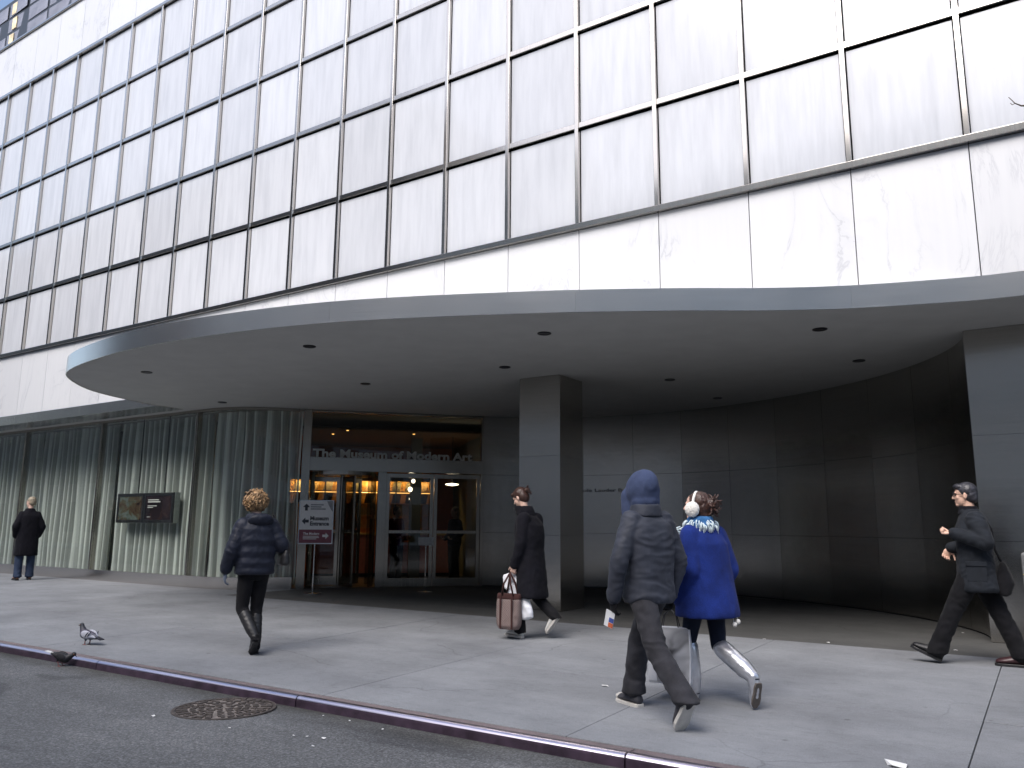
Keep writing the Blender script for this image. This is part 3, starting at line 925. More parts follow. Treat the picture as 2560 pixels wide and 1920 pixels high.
# ------------------------------------------------------------------ lobby furniture and lamps
warm = simple('lamp_warm', (1, .8, .45), .5, emis=(1.0, .62, .18), es=45.0)
lampw = simple('lamp_white', (1, .9, .75), .5, emis=(1.0, .86, .62), es=6.0)
sh = empty('bookshelf', lob(1.6, 4.7, ZF), 'warmly lit bookshelf with slanted displays seen through the entrance doors', 'bookshelf')
M['shelfw'] = simple('shelf_wood', (.50, .30, .10), .5)
lbox(MB(), -.3, 3.5, 5.0, 5.03, ZF, 2.72).build('back_panel', M['shelfw'], sh)
ROWS = (1.32, 1.64, 1.96, 2.28)
for z in ROWS + (2.66,):
    lbox(MB(), -.3, 3.5, 4.62, 4.998, z - .012, z + .012).build('shelf', M['shelfw'], sh)
for s_ in (-.3, .62, 1.55, 2.5, 3.47):
    lbox(MB(), s_, s_ + .03, 4.64, 4.998, ZF, 2.645).build('upright', M['black'], sh)
lbox(MB(), -.3, 3.5, 4.60, 4.618, 2.56, 2.70).build('valance', M['black'], sh)
lbox(MB(), -.28, 3.48, 4.64, 4.70, 2.630, 2.645).build('shelf_lamp', warm, sh)
lbox(MB(), -.28, 3.48, 4.80, 4.84, 2.255, 2.266).build('shelf_lamp', simple('lamp_dim', (1, .7, .3), .5, emis=(1.0, .55, .15), es=3.0), sh)
bcols = [simple('book_cover_%d' % i, c, .5) for i, c in enumerate([(.03, .03, .03), (.12, .07, .03), (.06, .05, .045), (.03, .028, .025)])]
bn = 0
for r_, z in enumerate((2.28, 1.96)):
    for k in range(10):
        s_ = -.16 + k * .365
        o = lob(s_, 4.66, z + .013)
        a = lob(s_ + .22, 4.66, z + .013) - o
        u = Vector((0, 0, .26)) + (lob(s_, 4.80, z) - lob(s_, 4.66, z)) + a * .28
        dd = (lob(s_, 4.69, z) - lob(s_, 4.66, z)).normalized() * .02
        t = MB().obox(o, a, dd, u)
        t.build('book', bcols[bn % 4], None, label='%s open book, %s from the left on the %s lit shelf row inside' % (('black', 'brown', 'dark grey', 'near black')[bn % 4], ('first', 'second', 'third', 'fourth', 'fifth', 'sixth', 'seventh', 'eighth', 'ninth', 'tenth')[k], 'upper' if r_ == 0 else 'lower'), cat='book', group='books on the %s lit shelf row' % ('upper' if r_ == 0 else 'lower'))
        bn += 1
ct = empty('counter', lob(1.7, 3.2, ZF), 'red brown sales counter inside the lobby below the lit shelf', 'counter')
lbox(MB(), -.4, 3.9, 3.7, 4.1, ZF + .09, 1.14).build('front_panel', M['wood'], ct)
lbox(MB(), -.4, 3.9, 3.76, 4.1, ZF, ZF + .09).build('kick_plate', M['black'], ct)
lbox(MB(), -.45, 3.95, 3.62, 4.15, 1.141, 1.19).build('counter_top', M['shelfw'], ct)
for s_, d_, z, r_, lab in ((2.62, 2.0, 2.44, .045, 'upper of two small glowing pendant lamps behind the double doors'), (2.60, 2.4, 2.26, .055, 'lower of two small glowing pendant lamps behind the double doors'), (2.75, 3.4, 2.06, .04, 'faint small pendant lamp beside the lobby column')):
    p = lob(s_, d_, z)
    t = empty('pendant_lamp', p, lab, 'lamp')
    MB().ell(p, ((r_, 0, 0), (0, r_, 0), (0, 0, r_ * 1.1)), 12, 8).build('bulb', lampw, t, True)
    MB().tube([p + Vector((0, 0, r_)), (p.x, p.y, 3.585)], .006, 6).build('cord', M['black'], t)
p = lob(3.6, 2.2, 2.40)
t = empty('ceiling_lamp', p, 'flat round glowing lamp behind the upper right door glass', 'lamp')
MB().lathe(p, [(.02, .02), (.16, .0), (.16, -.02), (.02, -.045)], 20).build('diffuser', lampw, t)
MB().tube([p + Vector((0, 0, .02)), (p.x, p.y, 3.585)], .012, 6).build('stem', M['black'], t)
for (s_, d_), lab in zip(((1.0, 1.7), (.7, 2.6), (2.6, 2.0)), ('spot lamp in the lobby ceiling, middle of three above the lettering', 'leftmost spot lamp in the lobby ceiling above the lettering', 'rightmost spot lamp in the lobby ceiling above the lettering')):
    p = lob(s_, d_, 3.574)
    tag(MB().lathe(p, [(.03, .005), (.03, -.004)], 12).build('spot_lamp', bpy.data.materials['lamp_dim'], None), lab, 'lamp', 'spot lamps in the lobby ceiling')

# ------------------------------------------------------------------ sign stands
def arrow(c, r, u, ang, size, mt, parent, n):
    r, u = Vector(r), Vector(u)
    pts = [(0, .5), (.5, 0), (.2, 0), (.2, -.5), (-.2, -.5), (-.2, 0), (-.5, 0)]
    ca, sa = math.cos(ang), math.sin(ang)
    front = [Vector(c) + r * ((x * ca - y * sa) * size) + u * ((x * sa + y * ca) * size) for x, y in pts]
    nn = Vector(n).normalized() * .002
    v = front + [p + nn for p in front]
    k = len(pts)
    f = [tuple(range(k, 2 * k))] + [(i, (i + 1) % k, k + (i + 1) % k, k + i) for i in range(k)]
    return obj('arrow', v, f, mt, parent)
sb = Vector((10.66, 1.30, FZ))
sg = empty('sign_stand', sb, 'white and maroon direction sign with arrows on a thin pole stand', 'sign')
sr, sn = tAB.to_3d(), nAB.to_3d()
M['maroon'] = simple('maroon_print', (.24, .08, .11), .5)
M['ink'] = simple('dark_ink', (.05, .055, .075), .6)
M['signw'] = simple('sign_white', (.86, .86, .88), .4, noise_amt=.03)
MB().lathe(sb, [(.02, .03), (.17, .015), (.17, .0)][::-1], 28).build('base', M['chrome'], sg)
MB().tube([sb + Vector((0, 0, .02)), sb + Vector((0, 0, .95))], .014, 10).build('pole', M['chrome'], sg)
bo = sb + sn * .02 - sr * .31
z0, z1 = 1.04, 1.84
def sbox(x0, x1, za, zb, d0, d1): return MB().obox(Vector((bo.x, bo.y, za)) + sr * x0 + sn * d0, sr * (x1 - x0), sn * (d1 - d0), (0, 0, zb - za))
brd = sbox(0, .62, z0, z1, -.008, 0).build('board', M['signw'], sg)
fr = MB()
for a in ((-.015, 0, z0 - .015, z1 + .015), (.62, .635, z0 - .015, z1 + .015), (0, .62, z0 - .015, z0), (0, .62, z1, z1 + .015)):
    fr.obox(Vector((bo.x, bo.y, a[2])) + sr * a[0] - sn * .014, sr * (a[1] - a[0]), sn * .024, (0, 0, a[3] - a[2]))
fr.build('frame', M['chrome'], sg)
sbox(.005, .615, z0 + .005, z0 + .255, .001, .003).build('maroon_panel', M['maroon'], brd)
tears = [Vector((bo.x, bo.y, 0)) + sr * x + sn * .004 + Vector((0, 0, z)) for x, z in ((.50, 1.835), (.615, 1.835), (.615, 1.63), (.57, 1.70))]
obj('torn_corner', [tuple(p) for p in tears] + [tuple(p + sn * .003) for p in tears], [(4, 5, 6, 7), (0, 1, 5, 4), (1, 2, 6, 5), (2, 3, 7, 6), (3, 0, 4, 7)], simple('grey_tear', (.32, .33, .36), .7), brd)
def at(x, z, d=.0042): return Vector((bo.x, bo.y, z)) + sr * x + sn * d
arrow(at(.12, 1.72), sr, (0, 0, 1), 0, .13, M['ink'], brd, sn)
arrow(at(.11, 1.455), sr, (0, 0, 1), math.pi / 2, .13, M['ink'], brd, sn)
arrow(at(.50, 1.18), sr, (0, 0, 1), -math.pi / 2, .12, M['signw'], brd, sn)
place_text('lettering', 'Museum', .105, at(.20, 1.475), sr, (0, 0, 1), M['ink'], brd, width=.345, ext=.001, bold=.004)
place_text('lettering', 'Entrance', .105, at(.20, 1.375), sr, (0, 0, 1), M['ink'], brd, width=.355, ext=.001, bold=.004)
place_text('lettering', 'The Modern', .062, at(.08, 1.20), sr, (0, 0, 1), M['signw'], brd, width=.30, ext=.001, bold=.002)
t = MB()
for x0, x1, z in ((.20, .44, 1.755), (.20, .40, 1.715), (.20, .48, 1.675), ):
    t.obox(at(x0, z), sr * (x1 - x0), sn * .0015, (0, 0, .022))
t.build('small_print', simple('grey_ink', (.28, .29, .33), .6), brd)
t = MB()
for x0, x1, z in ((.08, .37, 1.165), (.08, .38, 1.14), (.08, .33, 1.115)):
    t.obox(at(x0, z), sr * (x1 - x0), sn * .0015, (0, 0, .012))
t.build('small_print', M['signw'], brd)
s2 = Vector((12.08, 2.90, FZ))
sg2 = empty('notice_stand', s2, 'small grey notice on a short pole before the double doors', 'sign')
MB().lathe(s2, [(.15, .0), (.15, .012), (.02, .025)], 24).build('base', M['steel'], sg2)
MB().tube([s2 + Vector((0, 0, .02)), s2 + Vector((0, 0, .93))], .011, 8).build('pole', M['steel'], sg2)
MB().obox(s2 + Vector((0, 0, .90)) - sr * .15 + sn * .01, sr * .30, sn * .012 + Vector((0, 0, .004)), Vector((0, 0, .155)) - sn * .05).build('plate', simple('grey_notice', (.5, .51, .52), .5), sg2, bevel=.003)

# grey stand with a yellow emblem at the right end of the pavement
g0 = Vector((22.50, .9, FZ))
gs = empty('leaflet_stand', g0, 'grey stand with a yellow emblem at the edge beside the steel pier', 'stand')
MB().box(22.13, 22.75, .88, 1.0, .62, 1.14).build('panel', simple('grey_stand', (.15, .155, .16), .5), gs, bevel=.03)
MB().box(22.20, 22.24, .92, .96, FZ, .62).build('leg', M['black'], gs)
MB().box(22.64, 22.68, .92, .96, FZ, .62).build('leg', M['black'], gs)
star = []
for i in range(16):
    a = math.pi * i / 8; r_ = .11 if i % 2 == 0 else .055
    star.append((22.245 + r_ * math.cos(a), .877, .905 + r_ * math.sin(a)))
obj('emblem', star + [(x, .8785, z) for x, _, z in star], [tuple(range(16))] + [(i, (i + 1) % 16, 16 + (i + 1) % 16, 16 + i) for i in range(16)], simple('yellow_print', (.75, .55, .02), .5), gs)

# ------------------------------------------------------------------ tower behind, tree, street details
tw = empty('glass_tower', (-98, 50, 0), 'dark glass office tower behind the museum roof at upper left', 'building')
M['tglass'] = simple('tower_glass', (.20, .20, .235), .12, noise_amt=.3, nscale=.3)
M['tframe'] = simple('tower_frame', (.018, .022, .03), .4)
TX0, TX1, TZ = -127.2, -72.0, 79.6
MB().box(TX0, TX1, 40.0, 62, 0, TZ).build('wall', M['tframe'], tw)
pane_m = None
low = MB()
nf = int(TZ / 2.6)
for fl in range(nf):
    z = TZ - .25 - (fl + 1) * 2.6
    for c in range(9):
        x = TX0 + .3 + c * 6.1
        if fl < 7:
            if pane_m is None:
                o = MB().box(0, 5.5, -.05, .0, 0, 2.15).build('window_pane', M['tglass'], tw, loc=(0, 0, 0)); pane_m = o.data
            else:
                o = bpy.data.objects.new('window_pane', pane_m); COL.objects.link(o); o.parent = tw
            o.location = Vector((x, 40.0, z)) - tw.location
            o.rotation_euler = (random.uniform(-.01, .01), 0, random.uniform(-.03, .03))
        else:
            low.box(x, x + 5.5, 39.95, 40.0, z, z + 2.15)
low.build('lower_windows', M['tglass'], tw, kind='stuff')
# gold reflections, painted as bright strips over a few panes
gold = simple('painted_gold_reflection', (.85, .66, .42), .4, noise_amt=.35, nscale=1.2)
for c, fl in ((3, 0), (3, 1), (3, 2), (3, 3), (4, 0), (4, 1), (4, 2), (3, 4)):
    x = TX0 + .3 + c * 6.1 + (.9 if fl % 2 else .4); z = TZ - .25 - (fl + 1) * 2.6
    MB().box(x + .4, x + 1.7, 39.86, 39.94, z + .15, z + 2.0).build('gold_reflection', gold, tw)

# bare street tree just outside the picture; one twig reaches in
tr = empty('street_tree', (25.3, -4.15, 0), 'bare street tree whose thin twig reaches in at the right edge', 'tree')
bark = simple('bark', (.09, .07, .055), .9, noise_amt=.3, nscale=30)
trk = MB()
trk.tube([(25.3, -4.15, -.02), (25.32, -4.16, 1.2), (25.25, -4.12, 2.3), (25.28, -4.15, 3.3), (25.4, -4.1, 4.6), (25.35, -4.2, 6.2)], [.11, .095, .085, .07, .05, .02], 10)
trk.build('trunk', bark, tr, True)
def limb(pts, r0, r1):
    t = MB(); n = len(pts)
    t.tube(pts, [r1 + (r0 - r1) * (1 - i / (n - 1)) ** 1.8 for i in range(n)], 7)
    return t
lm = limb([(25.27, -4.14, 3.0), (24.6, -4.25, 3.5), (23.7, -4.18, 3.72), (23.1, -4.22, 3.83), (22.75, -4.2, 3.86), (22.58, -4.2, 3.91), (22.53, -4.2, 3.925), (22.50, -4.2, 3.95), (22.47, -4.2, 4.0)], .035, .0022)
lm.tube([(22.50, -4.2, 3.95), (22.485, -4.2, 3.945), (22.475, -4.2, 3.96)], [.0024, .0026, .0015], 6)
lm.build('branch', bark, tr, True)
rnd = random.Random(3)
for i in range(9):
    z = rnd.uniform(3.2, 5.8); a = rnd.uniform(-1.3, 1.3)
    d = Vector((math.cos(a), math.sin(a), .6))
    p = Vector((25.3, -4.14, z)); pts = [p]
    for k in range(5): p = p + (d + Vector((rnd.uniform(-.2, .2), rnd.uniform(-.2, .2), rnd.uniform(-.1, .3)))) * .3; pts.append(p)
    limb(pts, .025, .005).build('branch', bark, tr, True)

# manhole cover
mc = Vector((16.80, -5.285, -.0765))
mh = empty('manhole_cover', mc, 'round cast iron manhole cover in the asphalt near the kerb', 'manhole cover')
iron = simple('cast_iron', (.105, .09, .083), .55, .5, noise_amt=.35, nscale=30)
ironl = simple('cast_iron_worn', (.21, .185, .17), .6, .3, noise_amt=.4, nscale=40)
MB().lathe(mc, [(.40, -.02), (.40, .012), (.375, .014), (.372, .004), (.0005, .004)], 48).build('rim', iron, mh)
MB().lathe(mc, [(.365, -.01), (.365, .010), (.0005, .011)], 48).build('lid', ironl, mh)
t = MB(); rnd = random.Random(5)
for ring, (r_, n) in enumerate(((.06, 4), (.12, 10), (.18, 15), (.24, 20), (.30, 25), (.345, 30))):
    for i in range(n):
        a = 2 * math.pi * (i + .5 * (ring % 2)) / n + rnd.uniform(-.05, .05)
        w_ = math.pi * r_ / n * .62
        c = mc + Vector((r_ * math.cos(a), r_ * math.sin(a), .010))
        e1 = Vector((-math.sin(a), math.cos(a), 0)) * w_; e2 = Vector((math.cos(a), math.sin(a), 0)) * .020
        if i % 3 == 2: e1, e2 = e1 * .6, e2 * 1.2
        t.obox(c - e1 - e2, e1 * 2, e2 * 2, (0, 0, .008))
t.build('raised_pattern', iron, mh, kind='stuff')
# asphalt apron round the cover is the road itself; litter
paper = simple('paper', (.78, .78, .78), .7, noise_amt=.05)
def scrap(x, y, z, s, lab, seed, name='paper_scrap', grp='small scraps of litter'):
    r_ = random.Random(seed); n = 7
    top = []
    for i in range(n):
        a = 2 * math.pi * i / n; q = s * r_.uniform(.6, 1.1)
        top.append((x + q * math.cos(a), y + q * .6 * math.sin(a), z + .003 + r_.uniform(0, s * .35)))
    v = top + [(a, b, c - .0025) for a, b, c in top]
    f = [tuple(range(n))] + [(i, n + i, n + (i + 1) % n, (i + 1) % n) for i in range(n)]
    return obj(name, v, f, paper, None, label=lab, cat='litter', group=grp)
RZ = -.076
scrap(21.57, -4.23, gz(-4.23), .085, 'crumpled white paper scrap on the pavement at the bottom edge', 1, grp=None)
for i, (x, y) in enumerate([(16.60, -5.78), (17.38, -5.68), (17.92, -5.56), (18.01, -5.52), (18.15, -5.50), (18.23, -5.67), (17.90, -5.0), (18.28, -5.05), (17.62, -5.0)]):
    scrap(x, y, RZ + (.010 if y < -5.4 else .003), .012 if i not in (0, 4) else .024, (['tiny scrap of litter farthest left on the asphalt below the manhole cover', 'pale litter scrap on the asphalt, first to the right below the manhole cover', 'left end scrap of the litter cluster on the asphalt', "tiny scrap just right of the cluster\\'s left end, on the asphalt", 'largest pale scrap in the litter cluster on the asphalt', 'tiny scrap nearest the bottom edge under the litter cluster', 'tiny scrap in the gutter nearest the middle of the kerb', 'tiny scrap in the gutter farthest right along the kerb', 'tiny scrap in the gutter just right of the manhole cover'])[i], i + 10)
for i, (x, y) in enumerate([(19.52, .12), (20.2, .27), (21.46, .5), (21.39, 2.2)]):
    scrap(x, y, gz(y), .022, ('tiny scrap on the floor edge behind the blue coated woman', 'tiny scrap on the dark floor edge midway to the striding man', 'tiny scrap on the floor edge between the striding man\'s feet', 'tiny scrap deeper on the dark floor behind the striding man')[i], i + 40, grp='scraps near the dark floor')
scrap(19.13, -3.2, gz(-3.2), .04, 'white paper scrap on the pavement beside the hooded man', 77, grp=None)

# ------------------------------------------------------------------ people
class Fig:
    def __init__(s, x, y, hx, hy):
        s.h = Vector((hx, hy, 0)).normalized(); s.l = Vector((-s.h.y, s.h.x, 0)); s.u = Vector((0, 0, 1))
        s.o = Vector((x, y, gz(y)))
    def __call__(s, f, l, z): return s.o + s.h * f + s.l * l + s.u * z
    def twist(s, deg):
        """axes of a turned torso: (forward, left)"""
        c, q = math.cos(R(deg)), math.sin(R(deg))
        return s.h * c + s.l * q, s.l * c - s.h * q

def ring(c, fa, la, a, b, n=26, p=2.4):
    """superellipse section: a = half width across, b = half depth"""
    out = []
    for i in range(n):
        t = 2 * math.pi * i / n
        ct, st = math.cos(t), math.sin(t)
        x = math.copysign(abs(ct) ** (2 / p), ct) * a; y = math.copysign(abs(st) ** (2 / p), st) * b
        out.append(c + la * x + fa * y)
    return out

def add_hand(mb, wrist, d, nrm, side, curl=25, spread=1.0, k=1.0):
    """palm with four fingers and a thumb; d = pointing direction, nrm = palm normal (towards which the fingers curl),
    side = direction of the thumb"""
    d = d.normalized(); nrm = (nrm - d * nrm.dot(d)).normalized(); side = (side - d * side.dot(d) - nrm * side.dot(nrm)).normalized()
    mb.cap(wrist, .024 * k, wrist + d * .03 * k, .028 * k, 12, nrm, .7)
    pc = wrist + d * .055 * k
    mb.ell(pc, (d * .050 * k, side * .042 * k, nrm * .017 * k), 14, 8)
    for i, (off, ln) in enumerate(((.030, .070), (.010, .080), (-.011, .074), (-.031, .058))):
        p = wrist + d * .088 * k + side * off * k
        dd = (d + side * off * 1.8 * spread).normalized()
        ax = nrm
        ang = 0
        rr = .0098 * k
        mb.cap(wrist + d * .05 * k + side * off * .7 * k, rr, p, rr, 8)
        for j, q in enumerate((.45, .31, .24)):
            ang += R(curl * (1.0 if j else .8) + i * 2)
            e = dd * math.cos(ang) + ax * math.sin(ang)
            p2 = p + e * ln * q * k
            mb.cap(p, rr, p2, rr * .88, 8); p = p2; rr *= .9
    p = wrist + d * .03 * k + side * .03 * k
    dd = (d * .65 + side * .75 + nrm * .35).normalized()
    for q, r_ in ((.038, .0125), (.030, .0108), (.024, .0095)):
        p2 = p + dd * q * k; mb.cap(p, r_ * k, p2, r_ * .9 * k, 8); p = p2
        dd = (dd + d * .35 + nrm * .25).normalized()

def add_head(mb, c, fa, la, ua, k=1.0, face=True):
    """head: skull, jaw, nose, brow, lips, ears; c = centre between crown and chin"""
    mb.ell(c + ua * .030 * k - fa * .012 * k, (fa * .098 * k, la * .077 * k, ua * .090 * k), 18, 12)
    mb.ell(c - ua * .040 * k + fa * .018 * k, (fa * .070 * k, la * .060 * k, ua * .078 * k), 16, 10)
    mb.ell(c - ua * .092 * k + fa * .062 * k, (fa * .026 * k, la * .030 * k, ua * .022 * k), 12, 8)
    if face:
        mb.cap(c + fa * .084 * k + ua * .012 * k, .009 * k, c + fa * .104 * k - ua * .026 * k, .014 * k, 10)
        mb.ell(c + fa * .088 * k - ua * .030 * k, (fa * .014 * k, la * .020 * k, ua * .010 * k), 10, 6)
        mb.ell(c + fa * .080 * k + ua * .024 * k, (fa * .014 * k, la * .055 * k, ua * .010 * k), 12, 6)
        mb.ell(c + fa * .083 * k - ua * .060 * k, (fa * .010 * k, la * .024 * k, ua * .006 * k), 10, 6)
        mb.ell(c + fa * .081 * k - ua * .071 * k, (fa * .010 * k, la * .021 * k, ua * .007 * k), 10, 6)
        for s in (1, -1):
            mb.ell(c + fa * .060 * k + la * s * .040 * k - ua * .022 * k, (fa * .022 * k, la * .020 * k, ua * .022 * k), 10, 6)
    for s in (1, -1):
        mb.ell(c + la * s * .080 * k - fa * .010 * k - ua * .006 * k, ((fa + la * s * .5).normalized() * .020 * k, (la * s - fa * .5).normalized() * .008 * k, ua * .032 * k), 10, 8)

def skin_body(t, J, mt, head=True, face=True, hk=1.0, hf=None, hands=(), voxel=.0062, arms=True):
    """one continuous body under the clothes"""
    b = MB()
    fa, la = J['fa'], J['la']; ua = J.get('hu', Vector((0, 0, 1)))
    hfa = hf or fa
    hla = ua.cross(hfa).normalized()
    add_head(b, J['head'], hfa, hla, ua, hk, face)
    b.cap(J['neck'] - Vector((0, 0, .05)), .055 * hk, J['head'] - ua * .06 - hfa * .02, .052 * hk, 12)
    pel = (J['hipL'] + J['hipR']) / 2
    b.cap(pel, .10, J['chest'], .10, 14, fa, .75)
    b.cap((J['shL'] + J['chest'] * .4) / 1.4, .05, (J['shR'] + J['chest'] * .4) / 1.4, .05, 12)
    for s in 'LR':
        b.cap(J['sh' + s], .045, J['el' + s], .036, 12); b.cap(J['el' + s], .036, J['wr' + s], .026, 12)
        b.cap(J['hip' + s], .072, J['kn' + s], .048, 12); b.cap(J['kn' + s], .048, J['an' + s], .036, 12)
        b.cap(J['an' + s], .034, J['an' + s].lerp(J['toe' + s], .35), .018, 10)
    for h in hands: add_hand(b, *h)
    co, nr, f = remesh(b, voxel, 2, .5)
    return obj('body', co.tolist(), f, mt, t, True)

def garment(name, t, mb, mt, voxel=.010, sm=5, amp=.006, f=(9, 9, 7), seed=0):
    co, nr, fs = remesh(mb, voxel, sm, .5)
    if amp: co = folds(co, nr, amp, f, seed)
    return obj(name, co.tolist(), fs, mt, t, True)

def trousers(J, r=(.105, .072, .062, .070), waist=None):
    b = MB()
    pel = (J['hipL'] + J['hipR']) / 2
    fa, la = J['fa'], J['la']
    b.loft([ring(pel + Vector((0, 0, z)), fa, la, a, d) for z, a, d in ((-.10, .13, .085), (-.03, .165, .115), (.06, .165, .115), (.14, .15, .10))])
    for s in 'LR':
        b.cap(J['hip' + s] + Vector((0, 0, .02)), r[0], J['kn' + s], r[1], 16)
        b.cap(J['kn' + s], r[1], J['an' + s], r[2], 16)
        d = (J['an' + s] - J['kn' + s]).normalized()
        b.loft([ring(J['an' + s] + d * q, J['fa'], J['la'], rr, rr * 1.1, 18, 2.0) for q, rr in ((-.10, r[2]), (.0, r[3]), (.035, r[3] * 1.05))])
    return b

def shoe(t, heel, toe, upv, mt, smt, w=.044, name='shoe', high=.0, hh=.075, sole=.022):
    """heel, toe = ends of the sole; upv = direction out of the foot"""
    d = (toe - heel); L = d.length; d = d / L
    upv = (upv - d * upv.dot(d)).normalized(); s = d.cross(upv)
    secs = [(0.0, .55, .80), (.06, .80, .98), (.2, .92, 1.08), (.38, .90, 1.02), (.55, 1.0, .80), (.75, 1.06, .64), (.9, .88, .54), (1.0, .42, .32)]
    rings = []
    for q, ww, h in secs:
        c = heel + d * L * q + upv * sole
        r = []
        for i in range(12):
            a = 2 * math.pi * i / 12
            x = math.cos(a) * w * ww * (1.0 if math.sin(a) < .3 else .82); y = (math.sin(a) * .5 + .5) * hh * h
            r.append(c + s * x + upv * y)
        rings.append(r)
    o = MB().loft(rings).build(name, mt, t, True)
    sub = o.modifiers.new('sub', 'SUBSURF'); sub.levels = 1; sub.render_levels = 1
    base, top = [], []
    for q, ww, h in secs: base.append(heel + d * L * q + s * w * ww * 1.05); 
    left = [heel + d * (L * q * 1.015) + s * w * ww * 1.06 for q, ww, h in secs]
    right = [heel + d * (L * q * 1.015) - s * w * ww * 1.06 for q, ww, h in secs][::-1]
    loop = left + right
    n = len(loop)
    v = loop + [p + upv * (sole + .006) for p in loop]
    obj('sole', v, [tuple(range(n - 1, -1, -1)), tuple(range(n, 2 * n))] + [(i, (i + 1) % n, n + (i + 1) % n, n + i) for i in range(n)], smt, o, bevel=.004)
    return o

def hair_cap(name, t, c, fa, la, ua, mt, k=1.0, extra=(), voxel=.008, amp=.005, f=(40, 40, 14), back=.02, lowz=-.05):
    b = MB()
    b.ell(c + ua * .045 * k - fa * .022 * k, (fa * .096 * k, la * .086 * k, ua * .088 * k), 16, 10)
    b.ell(c + ua * .0 * k - fa * .052 * k, (fa * .066 * k, la * .080 * k, ua * .085 * k), 16, 10)
    for e in extra: b.ell(*e)
    return garment(name, t, b, mt, voxel, 3, amp, f, 3)

M['denim'] = cloth('dark_denim', (.034, .034, .041), .85, 420, .4)
M['jeans'] = cloth('blue_jeans', (.030, .045, .085), .85, 420, .3)
M['jacket'] = cloth('charcoal_jacket', (.038, .043, .060), .62, 300, .28)
M['navyhood'] = cloth('navy_jersey', (.045, .062, .125), .9, 380, .2)
M['puffer'] = cloth('navy_puffer', (.012, .015, .028), .55, 200, .25)
M['blackw'] = cloth('black_wool', (.0045, .0045, .0085), .92, 300, .25, .02)
M['blackt'] = cloth('black_trousers', (.0045, .0045, .0065), .85, 300, .25)
M['coat'] = cloth('charcoal_wool', (.013, .016, .022), .85, 300, .3)
M['cobalt'] = cloth('cobalt_knit', (.010, .026, .165), .95, 160, .3)
M['legging'] = cloth('navy_leggings', (.006, .011, .028), .8, 400, .2)
M['leather'] = simple('black_leather', (.014, .014, .016), .48, noise_amt=.2)
M['brownl'] = simple('brown_leather', (.16, .07, .035), .45, noise_amt=.2)
M['oxblood'] = simple('oxblood_leather', (.045, .018, .022), .35, noise_amt=.2)
M['silver'] = simple('silver_boot', (.62, .63, .68), .28, .75, noise_amt=.12, nscale=14)
M['rubber'] = simple('pale_rubber', (.52, .50, .47), .7, noise_amt=.1)
M['canvas'] = simple('canvas_shoe', (.045, .045, .055), .8, noise_amt=.3)
M['canvasw'] = simple('white_canvas', (.62, .62, .60), .8, noise_amt=.1)
M['hairb'] = simple('brown_hair', (.052, .024, .018), .45, noise_amt=.5, nscale=60)
M['hairk'] = simple('black_grey_hair', (.032, .032, .040), .4, noise_amt=.7, nscale=30)
M['hairg'] = simple('blond_grey_hair', (.30, .25, .18), .6, noise_amt=.35, nscale=40)
M['hairc'] = simple('curly_blond_hair', (.36, .225, .115), .45, noise_amt=.9, nscale=22)
M['glovg'] = cloth('grey_glove', (.16, .19, .25), .9)
M['fur'] = simple('white_fur', (.78, .76, .72), .95, noise_amt=.06, nscale=60)
M['fringe'] = simple('pale_fringe', (.62, .72, .76), .9, noise_amt=.1)
M['teal'] = cloth('teal_scarf', (.05, .17, .40), .9, 200, .4)

def zv(z): return Vector((0, 0, z))

# ---- man in the hooded jacket (seen from behind)
F = Fig(19.89, -3.94, -.87, .5)
t = empty('person', F.o, 'person in charcoal jacket with navy hood up, walking away with leaflet', 'person')
fa, la = F.twist(0)
J = dict(fa=F.h, la=F.l, head=F(.07, 0, 1.64), neck=F(.03, 0, 1.48), chest=F(.01, 0, 1.28), shL=F(.0, .18, 1.41), shR=F(0, -.18, 1.41),
         elL=F(-.03, .285, 1.11), elR=F(-.02, -.27, 1.11), wrL=F(.04, .285, .86), wrR=F(.06, -.25, .87),
         hipL=F(0, .085, .91), hipR=F(0, -.085, .91), knR=F(.28, -.10, .50), anR=F(.36, -.10, .135), toeR=F(.54, -.10, .035),
         knL=F(-.19, .08, .49), anL=F(-.46, .06, .22), toeL=F(-.42, .06, .05))
skin_body(t, J, M['skin2'])
for w_, dr_, nn_, cu_ in ((J['wrL'], F.h * .15 - F.u, -F.l, 35), (J['wrR'], F.h * .2 - F.u, F.l, 40)):
    b = MB(); add_hand(b, w_ - zv(.01), dr_, nn_, F.h, cu_)
    garment('glove', t, b, M['blackt'], .006, 2, 0)
garment('trousers', t, trousers(J, (.098, .078, .076, .086)), M['denim'], .010, 4, .010, (7, 7, 9), 4)
b = MB()
rs = [(.815, .186, .15, 0), (.855, .198, .162, 0), (.95, .190, .150, 0), (1.05, .192, .145, 0), (1.18, .203, .148, 0), (1.30, .210, .145, .005), (1.38, .200, .13, .01), (1.435, .155, .10, .015), (1.475, .10, .085, .025), (1.52, .085, .082, .035)]
b.loft([ring(F(f, 0, z), F.h, F.l, a, d) for z, a, d, f in rs])
for s, q in (('L', 1), ('R', -1)):
    b.cap(J['sh' + s] - F.l * q * .035, .080, J['el' + s], .066, 16); b.cap(J['el' + s], .066, J['wr' + s], .053, 16)
    b.cap(J['wr' + s] + zv(.03), .056, J['wr' + s] - zv(.005), .052, 14)
garment('jacket', t, b, M['jacket'], .0095, 5, .009, (6, 6, 12), 1)
b = MB()
hc = F(.05, .0, 1.635)
b.ell(hc, (F.h * .135, F.l * .128, zv(.160)), 20, 14)
b.ell(F(.02, 0, 1.675), (F.h * .115, F.l * .105, zv(.128)), 20, 14)
b.cap(F(.03, 0, 1.56), .115, F(.03, 0, 1.47), .098, 18)
b.cap(F(.14, .055, 1.60), .07, F(.12, .075, 1.46), .062, 14)
